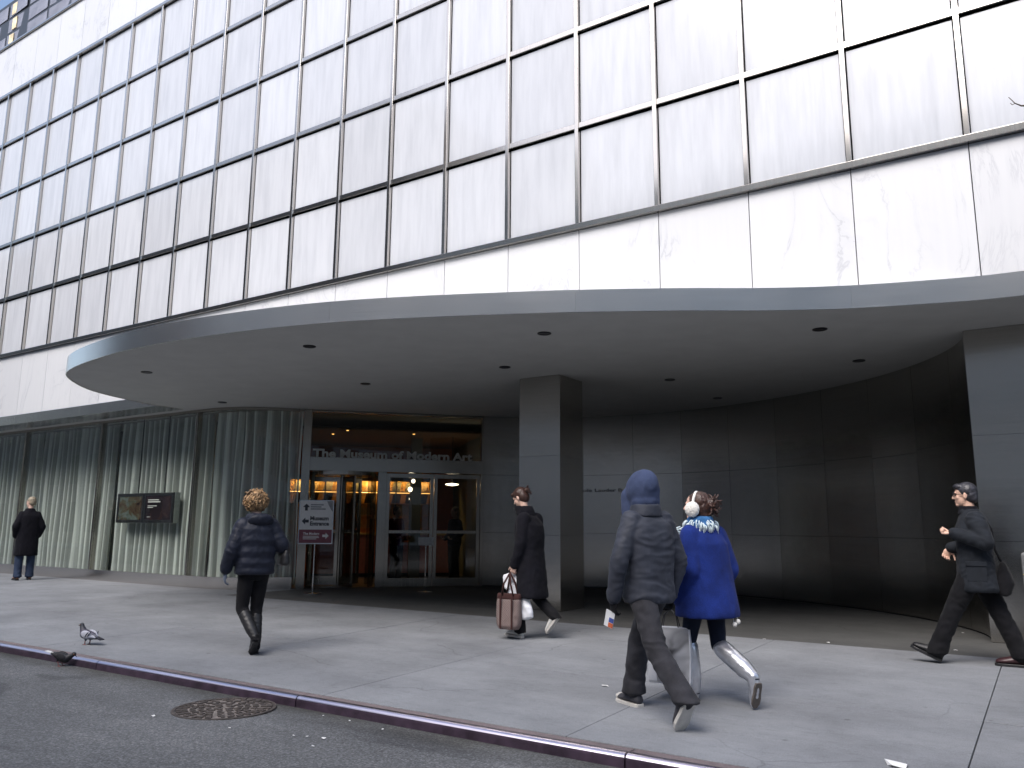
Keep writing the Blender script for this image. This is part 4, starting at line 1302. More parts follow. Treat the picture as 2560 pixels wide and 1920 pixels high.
garment('hood', t, b, M['navyhood'], .009, 5, .007, (10, 10, 8), 6)
b = MB()
b.loft([ring(F(.02, 0, z), F.h, F.l, a, d, 26, 2) for z, a, d in ((1.44, .14, .12), (1.49, .122, .115), (1.535, .112, .108), (1.54, .10, .095), (1.50, .10, .095))])
garment('collar', t, b, M['jacket'], .009, 2, .004, (9, 9, 9), 2)
shoe(t, F(.275, -.10, .0), F(.57, -.10, .0), F.u, M['canvas'], M['rubber'], .052, hh=.085)
MB().ell(F(.535, -.10, .045), (F.h * .045, F.l * .046, zv(.026)), 14, 8).build('shoe_toe_cap', M['rubber'], t, True)
dn = (F(-.40, .06, .0) - F(-.50, .055, .215)); 
shoe(t, F(-.535, .06, .205), F(-.405, .06, -.004), F.h + F.u * .5, M['canvas'], M['rubber'], .054, hh=.085)
hl = J['wrL'] + F.h * .035 - zv(.11)
lf = empty('leaflet', hl, 'white leaflet with coloured print in the hooded man\'s left hand', 'leaflet')
ld = (F.h * .35 - F.u).normalized(); ls = (F.h + F.l * .3 + F.u * .3).normalized()
ln_ = ld.cross(ls).normalized()
MB().obox(hl - ls * .035, ls * .085, ln_ * .004, ld * .125).build('sheet', M['white'], lf)
MB().obox(hl - ls * .035 + ld * .05 + ln_ * .0042, ls * .045, ln_ * .001, ld * .035).build('blue_print', simple('blue_print', (.05, .08, .3), .6), lf)
MB().obox(hl - ls * .035 + ld * .088 + ln_ * .0042, ls * .045, ln_ * .001, ld * .035).build('red_print', simple('red_print', (.5, .12, .05), .6), lf)
MB().obox(hl - ls * .035 + ld * .05 - ln_ * .0012, ls * .045, ln_ * .001, ld * .035).build('blue_print', bpy.data.materials['blue_print'], lf)
MB().obox(hl - ls * .035 + ld * .088 - ln_ * .0012, ls * .045, ln_ * .001, ld * .035).build('red_print', bpy.data.materials['red_print'], lf)

# ---- woman in cobalt coat with ear muffs
F = Fig(20.08, -3.27, -.87, .5)
t = empty('person', F.o, 'person in cobalt blue knit coat, white ear muffs and silver boots', 'person')
hf = (F.h * .80 + F.l * .60 + F.u * .12).normalized()
J = dict(fa=F.h, la=F.l, head=F(.05, .02, 1.515), neck=F(.02, 0, 1.38), chest=F(.0, 0, 1.18), shL=F(.0, .155, 1.29), shR=F(0, -.155, 1.29),
         elL=F(-.08, .215, 1.02), elR=F(-.03, -.23, 1.02), wrL=F(.05, .21, .80), wrR=F(.10, -.2, .82),
         hipL=F(0, .08, .84), hipR=F(0, -.08, .84), knL=F(.13, .08, .45), anL=F(.09, .07, .09), toeL=F(.27, .07, .02),
         knR=F(-.03, -.09, .43), anR=F(-.36, -.13, .24), toeR=F(-.36, -.13, .08))
skin_body(t, J, M['skin2'], hf=hf, hk=.95, hands=[])
garment('leggings', t, trousers(J, (.088, .060, .040, .036)), M['legging'], .009, 4, .003, (9, 9, 9), 4)
b = MB()
rs = [(.655, .25, .215, -.02), (.70, .252, .215, -.02), (.85, .238, .195, -.01), (1.0, .222, .175, 0), (1.12, .208, .16, 0), (1.22, .195, .145, 0), (1.29, .165, .12, .005), (1.335, .12, .10, .01), (1.37, .085, .085, .02)]
b.loft([ring(F(f, 0, z), F.h, F.l, a, d) for z, a, d, f in rs])
for s, q in (('L', 1), ('R', -1)):
    b.cap(J['sh' + s] - F.l * q * .02, .085, J['el' + s], .078, 16); b.cap(J['el' + s], .078, J['wr' + s], .07, 16)
garment('coat', t, b, M['cobalt'], .010, 5, .006, (7, 7, 5), 11)
for nm, w, dr in (('mitten', J['wrL'], F.h * .1 - F.u), ('mitten', J['wrR'], F.h * .3 - F.u)):
    b = MB(); add_hand(b, w - zv(.03), dr, F.l * (-1 if w is J['wrL'] else 1), F.h, 45, .6, .95)
    garment(nm, t, b, M['legging'], .006, 2, 0)
b = MB()
for i in range(2):
    b.loft([ring(F(.02 + .012 * i, 0, z), F.h, F.l, a, a * .95, 26, 2) for z, a in ((1.325 + i * .045, .095), (1.345 + i * .045, .118 - .01 * i), (1.375 + i * .045, .118 - .01 * i), (1.395 + i * .045, .09))])
garment('scarf', t, b, M['teal'], .009, 3, .006, (14, 14, 14), 5)
b = MB(); rn = random.Random(2)
for i in range(120):
    a = rn.uniform(0, 2 * math.pi)
    c0 = F(.03 + .115 * math.cos(a), .120 * math.sin(a), 1.375 + rn.uniform(-.02, .035))
    out = (F.h * math.cos(a) + F.l * math.sin(a))
    b.tube([c0, c0 + out * .022 - zv(.012), c0 + out * .03 - zv(rn.uniform(.04, .07))], [.006, .005, .003], 5)
for i in range(55):
    z = rn.uniform(1.10, 1.36)
    c0 = F(.07 + rn.uniform(-.05, .04), .165 + (1.3 - z) * .15 + rn.uniform(-.02, .02), z)
    e = (F.h * .6 + F.l * .8 + F.u * rn.uniform(-.8, .3)).normalized()
    b.tube([c0, c0 + e * .03, c0 + e * .05 - zv(.012)], [.006, .005, .003], 5)
b.build('fringe', M['fringe'], t, True)
hc = J['head']; hl_ = F.u.cross(hf).normalized(); hu = hf.cross(hl_).normalized()
h_ = hair_cap('hair', t, hc, hf, hl_, hu, M['hairb'], .97, [(hc - hf * .125 + hu * .035, (hf * .055, hl_ * .06, hu * .05)), (hc - hf * .06 - hu * .05, (hf * .06, hl_ * .065, hu * .06))], .007, .008, (45, 45, 20))
b = MB()
for i in range(60):
    a = rn.uniform(0, 6.28); e = (hl_ * math.cos(a) + hu * math.sin(a) - hf * rn.uniform(.1, .9)).normalized()
    c0 = hc - hf * .125 + hu * .035
    w1 = Vector((rn.uniform(-1, 1), rn.uniform(-1, 1), rn.uniform(-1, 1))) * .03
    b.tube([c0 + e * .03, c0 + e * .05 + w1 * .3, c0 + e * .066 + w1, c0 + e * .055 + w1 * 1.8], [.009, .009, .008, .004], 5)
b.build('hair_bun', M['hairb'], t, True)
mf = empty('ear_muffs', hc, 'white furry ear muffs on a band over the brown hair', 'ear muffs')
b = MB()
pts = []
for i in range(15):
    a = math.pi * i / 14
    pts.append(hc + hl_ * math.cos(a) * .097 + hu * (math.sin(a) * .128 - .005) + hf * .01)
b.tube(pts, .012, 10); b.build('band', M['fur'], mf, True)
for q in (1, -1):
    b = MB(); b.ell(hc + hl_ * q * .098 - hu * .02 + hf * .01, (hf * .058, hl_ * .036, hu * .062), 18, 12)
    co, nr, fs = remesh(b, .006, 2); co = folds(co, nr, .006, (60, 60, 60), 4)
    obj('muff', co.tolist(), fs, M['fur'], mf, True)
for q in (0, 1):
    b = MB(); c0 = F(-.20, -.15 + .035 * q, .625 - .02 * q); b.ell(c0, ((.02, 0, 0), (0, .02, 0), (0, 0, .02)), 10, 8)
    b.tube([c0, c0 + zv(.06) + F.h * .02], .003, 5)
    b.build('pompom', M['fur'], t, True)
# boots
def boot(t, kn, an, heel, toe, upv, mt, smt, cut=.88, r=(.072, .070, .050)):
    b = MB()
    top = an.lerp(kn, cut)
    d = (toe - heel); L = d.length; d = d / L
    uv = (upv - d * upv.dot(d)).normalized()
    b.cap(top, r[0], an.lerp(kn, .25), r[1], 16); b.cap(an.lerp(kn, .25), r[1], an, r[2], 14)
    b.cap(an, r[2], heel + d * L * .25 + uv * .04, .043, 14)
    b.cap(heel + d * L * .18 + uv * .038, .038, heel + d * L * .6 + uv * .034, .036, 14); b.cap(heel + d * L * .6 + uv * .034, .036, heel + d * L * .9 + uv * .026, .024, 14)
    co, nr, fs = remesh(b, .0075, 3); co = folds(co, nr, .003, (12, 12, 18), 3)
    o = obj('boot', co.tolist(), fs, mt, t, True)
    s = d.cross(uv)
    lp = [heel + d * L * q + s * w for q, w in ((-.0, .026), (.15, .036), (.4, .034), (.65, .042), (.85, .036), (1.0, .014))] 
    lp += [heel + d * L * q - s * w for q, w in ((1.0, .014), (.85, .036), (.65, .042), (.4, .034), (.15, .036), (0, .026))]
    n = len(lp); v = lp + [p + uv * .014 for p in lp]
    obj('sole', v, [tuple(range(n - 1, -1, -1)), tuple(range(n, 2 * n))] + [(i, (i + 1) % n, n + (i + 1) % n, n + i) for i in range(n)], smt, o)
    return o
M['solebr'] = simple('brown_sole', (.10, .085, .075), .7)
boot(t, J['knL'], J['anL'], F(.05, .07, .0), F(.29, .07, .0), F.u, M['silver'], M['solebr'])
boot(t, J['knR'], J['anR'], F(-.425, -.13, .20), F(-.375, -.13, .015), F.h * 1.0 + F.u * .3, M['silver'], M['solebr'])
# shopping bag with a greyscale photograph printed on it
bc = F(.20, .20, .13)
sbg = empty('shopping_bag', bc, 'white paper shopping bag with greyscale torso photo beside the silver boots', 'bag')
def bag_print():
    m, nt, b = mat('greyscale_print')
    v = coords(nt)
    n = N(nt, 'ShaderNodeTexNoise', Scale=5.5, Detail=1.5, Distortion=.8); nt.links.new(v, n.inputs['Vector'])
    c = ramp(nt, n.outputs['Fac'], [(.36, (.06, .06, .065)), (.46, (.20, .20, .21)), (.56, (.42, .42, .44)), (.66, (.55, .55, .57))])
    nt.links.new(c, b.inputs['Base Color']); b.inputs['Roughness'].default_value = .35
    return m
M['bprint'] = bag_print()
M['bagw'] = simple('bag_paper', (.72, .73, .77), .5, noise_amt=.05)
ba, bl = F.twist(38)
def bpt(a, l, z): return bc + ba * a + bl * l + zv(z)
rgs = []
for z, wx, wy in ((0, .165, .075), (.02, .17, .08), (.22, .17, .07), (.43, .165, .035)):
    rgs.append([bpt(wx * p, wy * q, z) for p, q in ((1, 1), (-1, 1), (-1, -1), (1, -1))])
MB().loft(rgs).build('bag_body', M['bagw'], sbg)
# greyscale torso photograph on both faces
for q in (1, -1):
    pr_ = [(-.155, .015, .0805), (.10, .015, .0805), (.115, .22, .0705), (.06, .425, .0357), (-.15, .425, .0357), (-.165, .22, .0705)]
    v_ = [bpt(a_, q * o_, z_) for a_, z_, o_ in pr_] + [bpt(a_, q * (o_ + .001), z_) for a_, z_, o_ in pr_]
    f_ = [(6, 7, 8, 11), (11, 8, 9, 10)] + [(i, (i + 1) % 6, 6 + (i + 1) % 6, 6 + i) for i in range(6)]
    obj('photo_print', v_, f_, M['bprint'], sbg)
for q in (1, -1):
    MB().tube([bpt(-.07, .03 * q, .425), bpt(-.05, .015 * q, .52), bpt(0, .0, .575), bpt(.05, .015 * q, .52), bpt(.07, .03 * q, .425)], .005, 6).build('handle', M['black'], sbg, True)

# ---- woman with curly hair in a puffer jacket
F = Fig(15.17, -3.75, -.91, .41)
t = empty('person', F.o, 'person with curly blond hair in navy puffer jacket walking away', 'person')
J = dict(fa=F.h, la=F.l, head=F(.05, .02, 1.60), neck=F(.02, 0, 1.46), chest=F(.0, 0, 1.25), shL=F(.0, .165, 1.36), shR=F(0, -.165, 1.36),
         elL=F(-.03, .255, 1.09), elR=F(-.08, -.27, 1.13), wrL=F(.04, .295, .88), wrR=F(.12, -.22, 1.10),
         hipL=F(0, .08, .87), hipR=F(0, -.08, .87), knL=F(.03, .10, .47), anL=F(-.19, .0, .19), toeL=F(-.13, .0, .04),
         knR=F(.06, -.06, .46), anR=F(-.05, -.05, .09), toeR=F(.12, -.05, .02))
skin_body(t, J, M['skin2'], hk=.97, hands=[])
b = MB(); add_hand(b, J['wrL'] - zv(.02), F.h * .25 - F.u, -F.l, F.h, 22, 1.0, 1.0)
garment('glove', t, b, M['glovg'], .006, 2, 0)
b = MB(); add_hand(b, J['wrR'] + F.h * .02, F.h + F.u * .2, F.l, F.u, 50, .7, 1.0)
garment('glove', t, b, M['glovg'], .006, 2, 0)
garment('trousers', t, trousers(J, (.092, .064, .046, .042)), M['blackt'], .009, 4, .005, (9, 9, 10), 4)
b = MB()
rs = [(.83, .20, .15), (.86, .212, .16), (.90, .205, .152), (.955, .216, .163), (1.01, .203, .15), (1.07, .216, .162), (1.13, .205, .150), (1.19, .22, .162), (1.25, .21, .15), (1.31, .212, .145), (1.37, .175, .12), (1.42, .12, .10), (1.46, .095, .09)]
b.loft([ring(F(.0, 0, z), F.h, F.l, a, d) for z, a, d in rs])
for s, q in (('L', 1), ('R', -1)):
    p0, p1, p2 = J['sh' + s] - F.l * q * .02, J['el' + s], J['wr' + s]
    for a, c, r0, r1 in ((p0, p1, .088, .075), (p1, p2, .075, .06)):
        for i in range(4):
            u0, u1 = i / 4, (i + 1) / 4
            b.cap(a.lerp(c, u0 + .05), r0 + (r1 - r0) * u0 + .004, a.lerp(c, u1 - .05), r0 + (r1 - r0) * u1 + .004, 14)
garment('jacket', t, b, M['puffer'], .0085, 3, .006, (9, 9, 9), 21)
b = MB()
b.ell(F(-.085, -.015, 1.40), (F.h * .075, F.l * .14, (F.u - F.h * .3).normalized() * .085), 18, 10)
b.loft([ring(F(.01, 0, z), F.h, F.l, a, a * .9, 24, 2) for z, a in ((1.40, .13), (1.45, .125), (1.48, .105))])
garment('hood', t, b, M['puffer'], .009, 4, .006, (12, 12, 12), 8)
# curls
rn = random.Random(11); b = MB()
hc = J['head'] + zv(.025) - F.h * .02
b.ell(hc, (F.h * .098, F.l * .098, zv(.10)), 16, 10)
b.build('hair_underlayer', M['hairb'], t, True)
b = MB()
for i in range(640):
    e = Vector((rn.gauss(0, 1), rn.gauss(0, 1), rn.gauss(0, 1))).normalized()
    if e.dot(F.h) > .75 and e.z < .5: continue
    c0 = hc + Vector((e.x * .105, e.y * .105, e.z * .105)) * (1.0 if e.z > -.2 else .95)
    s1 = e.orthogonal().normalized(); s2 = e.cross(s1); ph = rn.uniform(0, 6.28); rr = rn.uniform(.009, .016)
    L = rn.uniform(.02, .05); dr = (e * .6 - F.u * .5 + s1 * rn.uniform(-.4, .4)).normalized()
    rr *= 1.25
    pts = []
    for k in range(8):
        a = ph + k * 1.1
        pts.append(c0 + dr * L * k / 7 + (s1 * math.cos(a) + s2 * math.sin(a)) * rr)
    b.tube(pts, [.0048] * 7 + [.0015], 5)
b.build('hair', M['hairc'], t, True)
shoe_up = F.u
for kn, an, heel, toe, uv in ((J['knR'], J['anR'], F(-.085, -.05, .0), F(.15, -.05, .0), F.u), (J['knL'], J['anL'], F(-.235, .0, .145), F(-.09, .0, .0), F.h * .9 + F.u * .6)):
    boot(t, kn, an, heel, toe, uv, M['leather'], M['black'], .80, (.064, .060, .046))
bgp = F(-.03, -.30, 1.02)
hb = empty('handbag', bgp, 'black leather handbag under the right arm of the curly haired woman', 'bag')
b = MB(); b.loft([ring(bgp + zv(z), F.h, F.l, a, d, 20, 3) for z, a, d in ((-.10, .03, .11), (-.08, .05, .13), (.0, .045, .125), (.07, .02, .11))])
garment('bag_body', hb, b, M['leather'], .009, 3, .004, (12, 12, 12), 3)
MB().tube([bgp + F.h * .09 + zv(.06), F(.02, -.235, 1.25), F(.0, -.175, 1.46), F(-.06, -.20, 1.27), bgp - F.h * .08 + zv(.06)], .009, 6).build('strap', M['leather'], hb, True)

# ---- woman with a bun in a long black coat, carrying bags
F = Fig(17.12, -1.25, -1, .0)
t = empty('person', F.o, 'person with dark bun and long black coat walking past the pillar', 'person')
tip = (F.h * .90 - F.u * .42).normalized()
hu = (F.u * .90 + F.h * .42).normalized()
J = dict(fa=F.h, la=F.l, hu=hu, head=F(.125, 0, 1.655), neck=F(.06, 0, 1.51), chest=F(.0, 0, 1.28), shL=F(-.02, .165, 1.40), shR=F(-.02, -.165, 1.40),
         elL=F(-.01, .205, 1.10), elR=F(.02, -.18, 1.11), wrL=F(.075, .20, .86), wrR=F(.12, -.14, .88),
         hipL=F(0, .08, .90), hipR=F(0, -.08, .90), knL=F(.09, .08, .47), anL=F(.07, .08, .10), toeL=F(.25, .08, .03),
         knR=F(-.07, -.08, .47), anR=F(-.31, -.08, .27), toeR=F(-.23, -.08, .09))
skin_body(t, J, M['skin2'], hf=tip, hk=.97, hands=[(J['wrL'], F.h * .3 - F.u, -F.l, F.h, 60, .5), (J['wrR'], F.h * .3 - F.u, F.l, F.h, 45)])
garment('trousers', t, trousers(J, (.09, .068, .062, .066)), M['blackt'], .010, 4, .005, (9, 9, 9), 4)
b = MB()
rs = [(.47, .20, .165, -.055), (.50, .205, .17, -.055), (.7, .195, .165, -.04), (.9, .19, .165, -.02), (1.05, .18, .155, -.01), (1.2, .195, .165, -.01), (1.32, .20, .155, .0), (1.40, .165, .125, .015), (1.45, .11, .10, .04), (1.50, .092, .098, .06)]
b.loft([ring(F(f, 0, z), F.h, F.l, a, d) for z, a, d, f in rs])
for s, q in (('L', 1), ('R', -1)):
    b.cap(J['sh' + s] - F.l * q * .02, .082, J['el' + s], .070, 16); b.cap(J['el' + s], .070, J['wr' + s], .058, 16)
garment('coat', t, b, M['blackw'], .010, 4, .008, (7, 7, 8), 31)
b = MB()
b.loft([ring(F(f, 0, z), F.h, F.l, a, d, 26, 2) for z, a, d, f in ((1.44, .13, .115, .04), (1.50, .115, .12, .06), (1.555, .105, .115, .085), (1.56, .09, .10, .085), (1.51, .09, .10, .065))])
garment('collar', t, b, M['blackw'], .009, 3, .004, (10, 10, 10), 3)
hc = J['head']; hlv = hu.cross(tip).normalized()
hair_cap('hair', t, hc, tip, hlv, hu, M['hairb'], 1.0, [(hc + tip * .055 + hu * .07, (tip * .05, hlv * .07, hu * .035))], .007, .004, (40, 40, 25))
b = MB(); rn = random.Random(5)
c0 = hc - tip * .125 + hu * .045
b.ell(c0, (tip * .036, hlv * .04, hu * .036), 12, 8)
for i in range(30):
    a = rn.uniform(0, 6.28); e = (hlv * math.cos(a) * .6 + hu * math.sin(a) - tip * .5).normalized()
    b.tube([c0 + e * .02, c0 + e * .045, c0 + e * .06 + Vector((rn.uniform(-1, 1), 0, rn.uniform(-1, .6))) * .02], [.006, .006, .003], 5)
b.build('hair_bun', M['hairb'], t, True)
shoe(t, F(.025, .08, .0), F(.275, .08, .02), F.u, M['canvasw'], M['rubber'], .042)
shoe(t, F(-.385, -.08, .265), F(-.215, -.08, .055), F.h * .8 + F.u * .6, M['canvasw'], M['rubber'], .042)
tb = J['wrL'] + F.h * .055 - zv(.10)
tbo = empty('tote_bag', tb - zv(.63), 'brown and pink woven tote bag in the black coated woman\'s hand', 'bag')
def tote_mat():
    m, nt, b = mat('woven_tote')
    w = nt.nodes.new('ShaderNodeTexWave'); w.inputs['Scale'].default_value = 22; w.inputs['Distortion'].default_value = 2; w.bands_direction = 'DIAGONAL'
    nt.links.new(coords(nt), w.inputs['Vector'])
    nt.links.new(ramp(nt, w.outputs['Fac'], [(.3, (.075, .045, .042)), (.7, (.26, .205, .195))]), b.inputs['Base Color'])
    b.inputs['Roughness'].default_value = .9
    return m
M['tote'] = tote_mat(); M['toteb'] = cloth('brown_canvas', (.045, .017, .016), .85)
b = MB()
b.loft([ring(tb + F.l * .03 - zv(z), F.h, F.l, d, a, 24, 3) for z, a, d in ((.27, .155, .035), (.32, .165, .055), (.48, .165, .075), (.60, .155, .08), (.645, .12, .06))])
garment('bag_body', tbo, b, M['tote'], .009, 3, .005, (10, 10, 10), 5)
b = MB(); b.loft([ring(tb + F.l * .03 - zv(z), F.h, F.l, d, a, 24, 3) for z, a, d in ((.235, .15, .036), (.245, .160, .042), (.29, .168, .052), (.30, .16, .05))])
b.build('top_band', M['toteb'], tbo, True)
for q in (1, -1):
    for x in (-.09, .07):
        b = MB()
        e = tb + F.l * (.03 + q * .052)
        b.tube([tb + F.l * .01 + zv(.005), e + F.h * x * .6 - zv(.12), e + F.h * x - zv(.25)], .011, 6)
        b.build('handle', M['toteb'], tbo, True)
        e2 = tb + F.l * (.03 + q * .078) + F.h * x
        b = MB(); b.obox(e2 - F.h * .011 - zv(.63), F.h * .022, F.l * .006 * q, zv(.37)); b.build('webbing', M['toteb'], tbo)
pb = tb - F.l * .07 - F.h * .02
pbo = empty('plastic_bag', pb - zv(.55), 'white plastic carrier bag hanging behind the woven tote bag', 'bag')
b = MB()
b.loft([ring(pb - zv(z) - F.h * s_, F.h, F.l, d, a, 24, 2.2) for z, a, d, s_ in ((-.01, .03, .02, .0), (.03, .17, .02, .0), (.07, .185, .025, .0), (.16, .165, .035, .01), (.30, .135, .045, .06), (.42, .14, .05, .10), (.50, .13, .045, .12), (.53, .07, .03, .12))])
garment('bag_body', pbo, b, simple('white_plastic_bag', (.74, .75, .80), .35, noise_amt=.04), .009, 2, .010, (11, 11, 8), 9)

# ---- man in charcoal coat striding left, fist raised
F = Fig(21.78, -.39, -1, .0)
t = empty('person', F.o, 'person with glasses and charcoal coat striding along with raised left fist', 'person')
J = dict(fa=F.h, la=F.l, head=F(.035, 0, 1.63), neck=F(.0, 0, 1.48), chest=F(-.01, 0, 1.25), shL=F(-.05, .185, 1.385), shR=F(-.03, -.185, 1.385),
         elL=F(-.125, .265, 1.17), elR=F(.02, -.25, 1.13), wrL=F(.15, .22, 1.26), wrR=F(.225, -.19, 1.11),
         hipL=F(0, .09, .90), hipR=F(0, -.09, .90), knL=F(.22, .09, .50), anL=F(.385, .09, .125), toeL=F(.60, .09, .15),
         knR=F(-.17, -.09, .49), anR=F(-.32, -.09, .115), toeR=F(-.12, -.09, .03))
skin_body(t, J, M['skin'], hands=[(J['wrL'], F.h, F.l * .2 + F.u * 1.0, F.h * .3 + F.u * .6 - F.l * .9, 78, .3), (J['wrR'], F.h * .45 - F.u * .9, -F.h * .3 - F.u * .2 + F.l, -F.h, 45)], voxel=.0055)
garment('trousers', t, trousers(J, (.11, .082, .078, .088)), M['blackt'], .010, 4, .010, (8, 8, 9), 4)
b = MB()
rs = [(.70, .215, .19, -.02), (.73, .22, .195, -.02), (.9, .21, .175, -.015), (1.05, .20, .155, -.01), (1.2, .212, .155, -.01), (1.31, .215, .15, -.01), (1.39, .175, .125, -.015), (1.44, .12, .10, -.01), (1.49, .085, .085, .005)]
b.loft([ring(F(f, 0, z), F.h, F.l, a, d) for z, a, d, f in rs])
for s, q in (('L', 1), ('R', -1)):
    b.cap(J['sh' + s] - F.l * q * .02, .088, J['el' + s], .075, 16); b.cap(J['el' + s], .075, J['wr' + s] - (J['wr' + s] - J['el' + s]) * .05, .055, 16)
cj = garment('coat', t, b, M['coat'], .0095, 4, .009, (8, 8, 11), 41)
b = MB(); b.obox(F(.06, .205, .80), F.h * -.17, F.l * .012, zv(.16)); b.build('pocket', M['coat'], cj, bevel=.006)
b = MB(); b.obox(F(.065, .212, .945), F.h * -.18, F.l * .014, zv(.045)); b.build('pocket_flap', M['coat'], cj, bevel=.006)
hc = J['head']
hair_cap('hair', t, hc, F.h, F.l, F.u, M['hairk'], 1.0, [(hc + F.h * .045 + F.u * .085, (F.h * .055, F.l * .07, F.u * .032)), (hc - F.h * .075 - F.u * .03, (F.h * .04, F.l * .07, F.u * .05))], .0065, .004, (30, 60, 60))
gl_ = MB()
for q in (1, -1):
    c0 = hc + F.h * .098 + F.l * q * .034 + F.u * .008
    gl_.tube([c0 + F.l * .026 * math.cos(a) + F.u * .018 * math.sin(a) for a in [2 * math.pi * i / 16 for i in range(17)]], .002, 5)
    gl_.tube([c0 + F.l * q * .026, hc + F.l * q * .080 + F.h * .03 + F.u * .008, hc + F.l * q * .083 - F.h * .01 + F.u * .005], .002, 5)
gl_.tube([hc + F.h * .10 + F.l * .009 + F.u * .01, hc + F.h * .10 - F.l * .009 + F.u * .01], .002, 5)
tag(gl_.build('eyeglasses', M['black'], None, True), 'thin dark rimmed eyeglasses on the striding man\'s face', 'eyeglasses')
for q in (1, -1):
    c0 = hc + F.h * .078 + F.l * q * .033 + F.u * .006
    MB().ell(c0, (F.h * .012, F.l * .014, F.u * .008), 10, 6).build('eye', M['black'], t, True)
    b = MB(); b.tube([hc + F.h * .093 + F.l * q * .014 + F.u * .026, hc + F.h * .094 + F.l * q * .034 + F.u * .031, hc + F.h * .084 + F.l * q * .054 + F.u * .024], [.004, .005, .003], 5); b.build('eyebrow', M['hairk'], t, True)
b = MB(); b.loft([ring(F(.015, 0, z), F.h, F.l, a, d, 24, 2) for z, a, d in ((1.44, .105, .10), (1.49, .085, .085), (1.525, .078, .08), (1.53, .068, .07), (1.49, .068, .07))])
garment('collar', t, b, M['blackw'], .009, 2, 0)
hd = Vector(F(.355, .09, .012)); td = F(.62, .09, .135)
shoe(t, hd, td, F.u - F.h * .5, M['leather'], M['black'], .048, hh=.095)
shoe(t, F(-.385, -.09, .0), F(-.09, -.09, .0), F.u, M['oxblood'], M['black'], .048, hh=.095)
bp = F(-.235, .04, .79)
ob_ = empty('shoulder_bag', bp, 'black shoulder bag swinging behind the striding man', 'bag')
b = MB(); b.loft([ring(bp + zv(z), F.h, F.l, .09, d, 22, 3) for z, d in ((-.12, .02), (-.10, .05), (.0, .085), (.10, .06), (.20, .02))])
garment('bag_body', ob_, b, M['blackt'], .010, 3, .006, (10, 10, 10), 3)
MB().tube([bp + zv(.17), F(-.185, .03, 1.1), F(-.17, .03, 1.3), F(-.09, .06, 1.455), F(.02, .08, 1.46), F(.12, .06, 1.36)], .012, 6).build('strap', M['blackt'], ob_, True)

# ---- older man in a long dark coat before the shop window
F = Fig(2.66, -.1, -.97, .22)
t = empty('person', F.o, 'person with fair grey hair in long dark coat facing along the shop windows', 'person')
J = dict(fa=F.h, la=F.l, head=F(.0, 0, 1.76), neck=F(-.02, 0, 1.61), chest=F(-.02, 0, 1.38), shL=F(-.03, .19, 1.475), shR=F(-.03, -.19, 1.475),
         elL=F(-.08, .275, 1.20), elR=F(-.08, -.275, 1.20), wrL=F(.05, .22, 1.0), wrR=F(.05, -.22, 1.0),
         hipL=F(0, .10, .95), hipR=F(0, -.10, .95), knL=F(.01, .12, .53), anL=F(-.02, .12, .11), toeL=F(.14, .14, .03),
         knR=F(.01, -.12, .53), anR=F(-.02, -.12, .11), toeR=F(.14, -.14, .03))
hf = (F.h * .8 + F.l * .6).normalized()
skin_body(t, J, M['skin2'], hf=hf, hands=[], voxel=.008)
garment('trousers', t, trousers(J, (.115, .088, .078, .085)), M['jeans'], .011, 4, .008, (8, 8, 9), 4)
b = MB()
rs = [(.55, .235, .19), (.58, .24, .195), (.8, .232, .185), (1.0, .225, .175), (1.2, .225, .165), (1.35, .232, .16), (1.45, .225, .145), (1.52, .17, .115), (1.57, .11, .095), (1.62, .085, .085)]
b.loft([ring(F(-.01, 0, z), F.h, F.l, a, d) for z, a, d in rs])
for s, q in (('L', 1), ('R', -1)):
    b.cap(J['sh' + s] - F.l * q * .03, .078, J['el' + s], .072, 16); b.cap(J['el' + s], .072, J['wr' + s], .07, 16)
garment('coat', t, b, M['blackw'], .011, 4, .008, (7, 7, 7), 51)
hair_cap('hair', t, J['head'], hf, F.u.cross(hf), F.u, M['hairg'], 1.0, [], .008, .005, (40, 40, 20))
shoe(t, F(-.08, .12, 0), F(.20, .15, 0), F.u, M['brownl'], M['black'], .046)
shoe(t, F(-.08, -.12, 0), F(.20, -.15, 0), F.u, M['brownl'], M['black'], .046)

